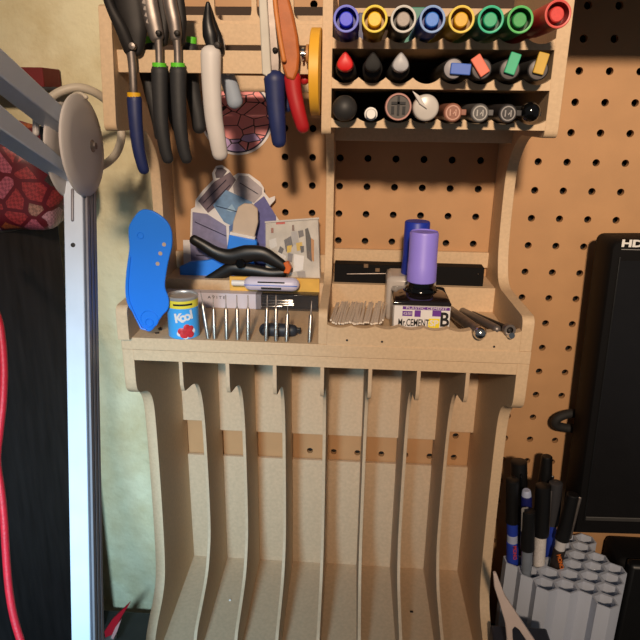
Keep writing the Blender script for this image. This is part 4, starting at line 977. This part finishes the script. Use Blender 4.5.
# dark cabinet
CZ = -139
c0, c1 = atz(-60, 243, CZ), atz(58, 223.6, CZ)
b = MB(); cr_ = Vector((-411, 0, CZ))
fr = [(c0.x - 160, c0.y - 60, CZ), (c0.x, c0.y, CZ), (c1.x, c1.y, CZ)]
cabx = c1.x
pts = [(-700, c0.y - 10, CZ), (c0.x, c0.y, CZ), (c1.x, c1.y, CZ), (-470, -2, CZ), (-700, -2, CZ)]
cab = thing('cabinet', 'dark brown cabinet side behind the lamp arm at the left edge', 'cabinet', (-500, -60, -612))
b.prism(pts, (0, 0, -473)); b.build('body', M['cabinet'], cab, bevel=.8)
bt = MB(); bt.prism([(x, y - (2 if y < -10 else 0), CZ) for x, y, z in pts], (0, 0, 3)); bt.build('top_edge', mat('cabinet_edge', (58, 52, 52), .4), cab, bevel=.6)

# printed fabric bundle on the cabinet
def fabric():
    m = bpy.data.materials.new('printed_red_fabric'); m.use_nodes = True
    nt = m.node_tree; N = nt.nodes; L = nt.links; b = N['Principled BSDF']
    tc = N.new('ShaderNodeTexCoord'); mp = N.new('ShaderNodeMapping'); mp.inputs['Scale'].default_value = (1, .6, 1)
    L.new(tc.outputs['Object'], mp.inputs['Vector'])
    v = N.new('ShaderNodeTexVoronoi'); v.inputs['Scale'].default_value = 60; v.inputs['Randomness'].default_value = .75; L.new(mp.outputs['Vector'], v.inputs['Vector'])
    se = N.new('ShaderNodeSeparateColor'); L.new(v.outputs['Color'], se.inputs['Color'])
    cr = N.new('ShaderNodeValToRGB'); cr.color_ramp.interpolation = 'CONSTANT'
    for i, c in enumerate([(160, 84, 98), (158, 82, 48), (74, 60, 116), (150, 112, 96), (62, 56, 54), (146, 52, 54), (176, 132, 138)]):
        e = cr.color_ramp.elements[i] if i < 2 else cr.color_ramp.elements.new(0)
        e.position = .1 + i * .8 / 7; e.color = (*lin(c), 1)
    cr.color_ramp.elements[0].position = 0
    L.new(se.outputs['Red'], cr.inputs['Fac'])
    ch = N.new('ShaderNodeTexChecker'); ch.inputs['Scale'].default_value = 420
    r_ = N.new('ShaderNodeMapping'); r_.inputs['Rotation'].default_value = (.3, .8, .2); L.new(tc.outputs['Object'], r_.inputs['Vector']); L.new(r_.outputs['Vector'], ch.inputs['Vector'])
    ch.inputs['Color1'].default_value = (1.3, 1.2, 1.3, 1); ch.inputs['Color2'].default_value = (.55, .5, .6, 1)
    mu = N.new('ShaderNodeMix'); mu.data_type = 'RGBA'; mu.blend_type = 'MULTIPLY'; mu.inputs['Factor'].default_value = .6
    L.new(cr.outputs['Color'], mu.inputs['A']); L.new(ch.outputs['Color'], mu.inputs['B'])
    v2 = N.new('ShaderNodeTexVoronoi'); v2.feature = 'DISTANCE_TO_EDGE'; v2.inputs['Scale'].default_value = 60; v2.inputs['Randomness'].default_value = .75; L.new(mp.outputs['Vector'], v2.inputs['Vector'])
    gt = N.new('ShaderNodeMath'); gt.operation = 'LESS_THAN'; gt.inputs[1].default_value = .085; L.new(v2.outputs['Distance'], gt.inputs[0])
    mx = N.new('ShaderNodeMix'); mx.data_type = 'RGBA'; L.new(gt.outputs[0], mx.inputs['Factor']); L.new(mu.outputs['Result'], mx.inputs['A']); mx.inputs['B'].default_value = (*lin((92, 24, 34)), 1)
    L.new(mx.outputs['Result'], b.inputs['Base Color']); b.inputs['Roughness'].default_value = .4
    return m
bc = at(8, 170, 70)
b = MB(); nu, nv = 40, 24; vs = []
a_, b_, c_ = 78, 36, 47
cen = Vector((bc.x - 34, -52, CZ + 3 + 42))
for j in range(nv + 1):
    be = -PI / 2 + PI * j / nv
    for k in range(nu):
        al = 2 * PI * k / nu
        se_ = lambda v_, e: math.copysign(abs(v_) ** e, v_)
        x = a_ * se_(math.cos(be), .5) * se_(math.cos(al), .6); y = b_ * se_(math.cos(be), .5) * se_(math.sin(al), .6); z = c_ * se_(math.sin(be), .6)
        w_ = 1 + .03 * math.sin(5 * al + 3 * be) + .03 * math.cos(7 * be + 2 * al)
        vs.append(cen + Vector((x * w_, y * w_, max(z * w_, -42))))
b.add(vs, [(j * nu + k, j * nu + (k + 1) % nu, (j + 1) * nu + (k + 1) % nu, (j + 1) * nu + k) for j in range(nv) for k in range(nu)], True)
tag(b.build('fabric_bundle', fabric(), loc=(cen.x, cen.y, CZ + 3)), 'red bundle printed with colourful patterned ovals on the dark cabinet behind the lamp arms', 'bundle')
# dark ledge with a red book behind the lamp
A = at(14, 84, 20); B = at(58, 87, 20)
t = thing('wall_ledge', 'thin dark ledge on the plaster wall behind the upper lamp arm', 'ledge', (A.x, -10, A.z))
b = MB(); b.box(A.x - 80, B.x, -24, 22, B.z - 3, B.z); b.build('board', M['cabinet'], t, bevel=.4)
tag(MB().box(A.x - 40, at(43, 75, 14).x, -14, 20, B.z, at(40, 67, 18).z).build('red_book', M['red_box'], bevel=.8, loc=(A.x, -2, B.z)), 'dark red book lying on the thin ledge behind the upper lamp arm', 'book')

# red cable hanging in front of the cabinet
P = [(-40, 244), (-30, 262), (-14, 290), (-2, 318), (2, 340), (4, 370), (3, 400), (0, 430), (-3, 460), (1, 490), (4, 520), (6, 555), (9, 590), (14, 618), (22, 645), (30, 668), (44, 690), (70, 704)]
cq = [atdep(x, y, 425 + (max(0, 318 - y) * .35) - max(0, y - 318) * .02) for x, y in P]
for q in cq: q.z = max(q.z, -609.4)
o = MB().tube(cq, 2.5, 10, smooth_path=5).build('red_cable', M['red_cord'], loc=atdep(4, 370, 425))
tag(o, 'bright red cable hanging in front of the dark cabinet at the left edge', 'cable')

# red pointed tool at the lower left
TD = 62
t = thing('pointed_marker', 'red pointed tool with grey ribbed collar at the foot of the wall, lower left', 'tool', at(100, 690, TD))
b = MB(); b.prism([at(x, y, TD) for x, y in [(130, 603), (120.5, 619), (113, 634), (105.5, 641), (104, 632), (112, 620)]], (0, 4, 0)); b.build('point', M['red_tip'], t, bevel=.8)
b = MB(); b.prism([at(x, y, TD + 3) for x, y in [(121, 620), (117, 632), (113, 640), (111, 637), (115, 628)]], (0, 3, 0)); b.build('pale_edge', cm('pale_pink', (226, 164, 160)), t, bevel=.4)
A = at(113, 637, TD - 2); B = at(95, 690, TD - 2); B.z = max(B.z, -611)
b = MB(); b.tube([A, A + (B - A) * .4, B], [(5, 5), (5.6, 5.6), (5.6, 5.6)], 18); b.build('collar', M['steel'], t)

# ================================================================ LIGHT, CAMERA
def area(name, loc, target, size, power, col, shape='DISK', spread=None):
    l = bpy.data.lights.new(name, 'AREA'); l.shape = shape; l.size = size; l.energy = power; l.color = col
    if spread: l.spread = spread
    o = bpy.data.objects.new(name, l); COL.objects.link(o)
    o.location = W(loc); d_ = W(target) - W(loc); o.rotation_euler = d_.to_track_quat('-Z', 'Y').to_euler()
    return o
KEY = (1.0, .77, .56)
area('ceiling_key_fill', (-150, -1750, 590), (215, 0, -60), .12, 2.15, KEY, spread=math.radians(46))
area('ceiling_key_fill', (-190, -1750, 590), (-330, 0, 120), .12, .88, KEY, spread=math.radians(37))  # second beam added next to the key to brighten the upper left
area('work_lamp', (-300, -800, -50), (-385, 0, -465), .09, .52, (.47, .78, 1.0), spread=math.radians(46))
w = bpy.data.worlds.new('world'); SC.world = w; w.use_nodes = True
bg = w.node_tree.nodes['Background']; bg.inputs['Color'].default_value = (.86, .93, 1.0, 1); bg.inputs['Strength'].default_value = .10

cd = bpy.data.cameras.new('camera'); co = bpy.data.objects.new('camera', cd); COL.objects.link(co)
cd.sensor_width = 36; cd.lens = F_PX / 640 * 36; cd.clip_start = .01
Mx = Matrix.Identity(4)
r3 = Matrix((ROT.col[0], ROT.col[2], -ROT.col[1])).transposed()
co.matrix_world = Matrix.Translation(W(CAM)) @ r3.to_4x4()
SC.camera = co
vs_ = SC.view_settings
vs_.view_transform = 'Standard'; vs_.look = 'None'; vs_.gamma = 1; vs_.exposure = 0
try: vs_.use_curve_mapping = False
except Exception: pass
for o in bpy.data.objects:
    for k in ('_o', '_p', '_s'):
        if k in o: del o[k]
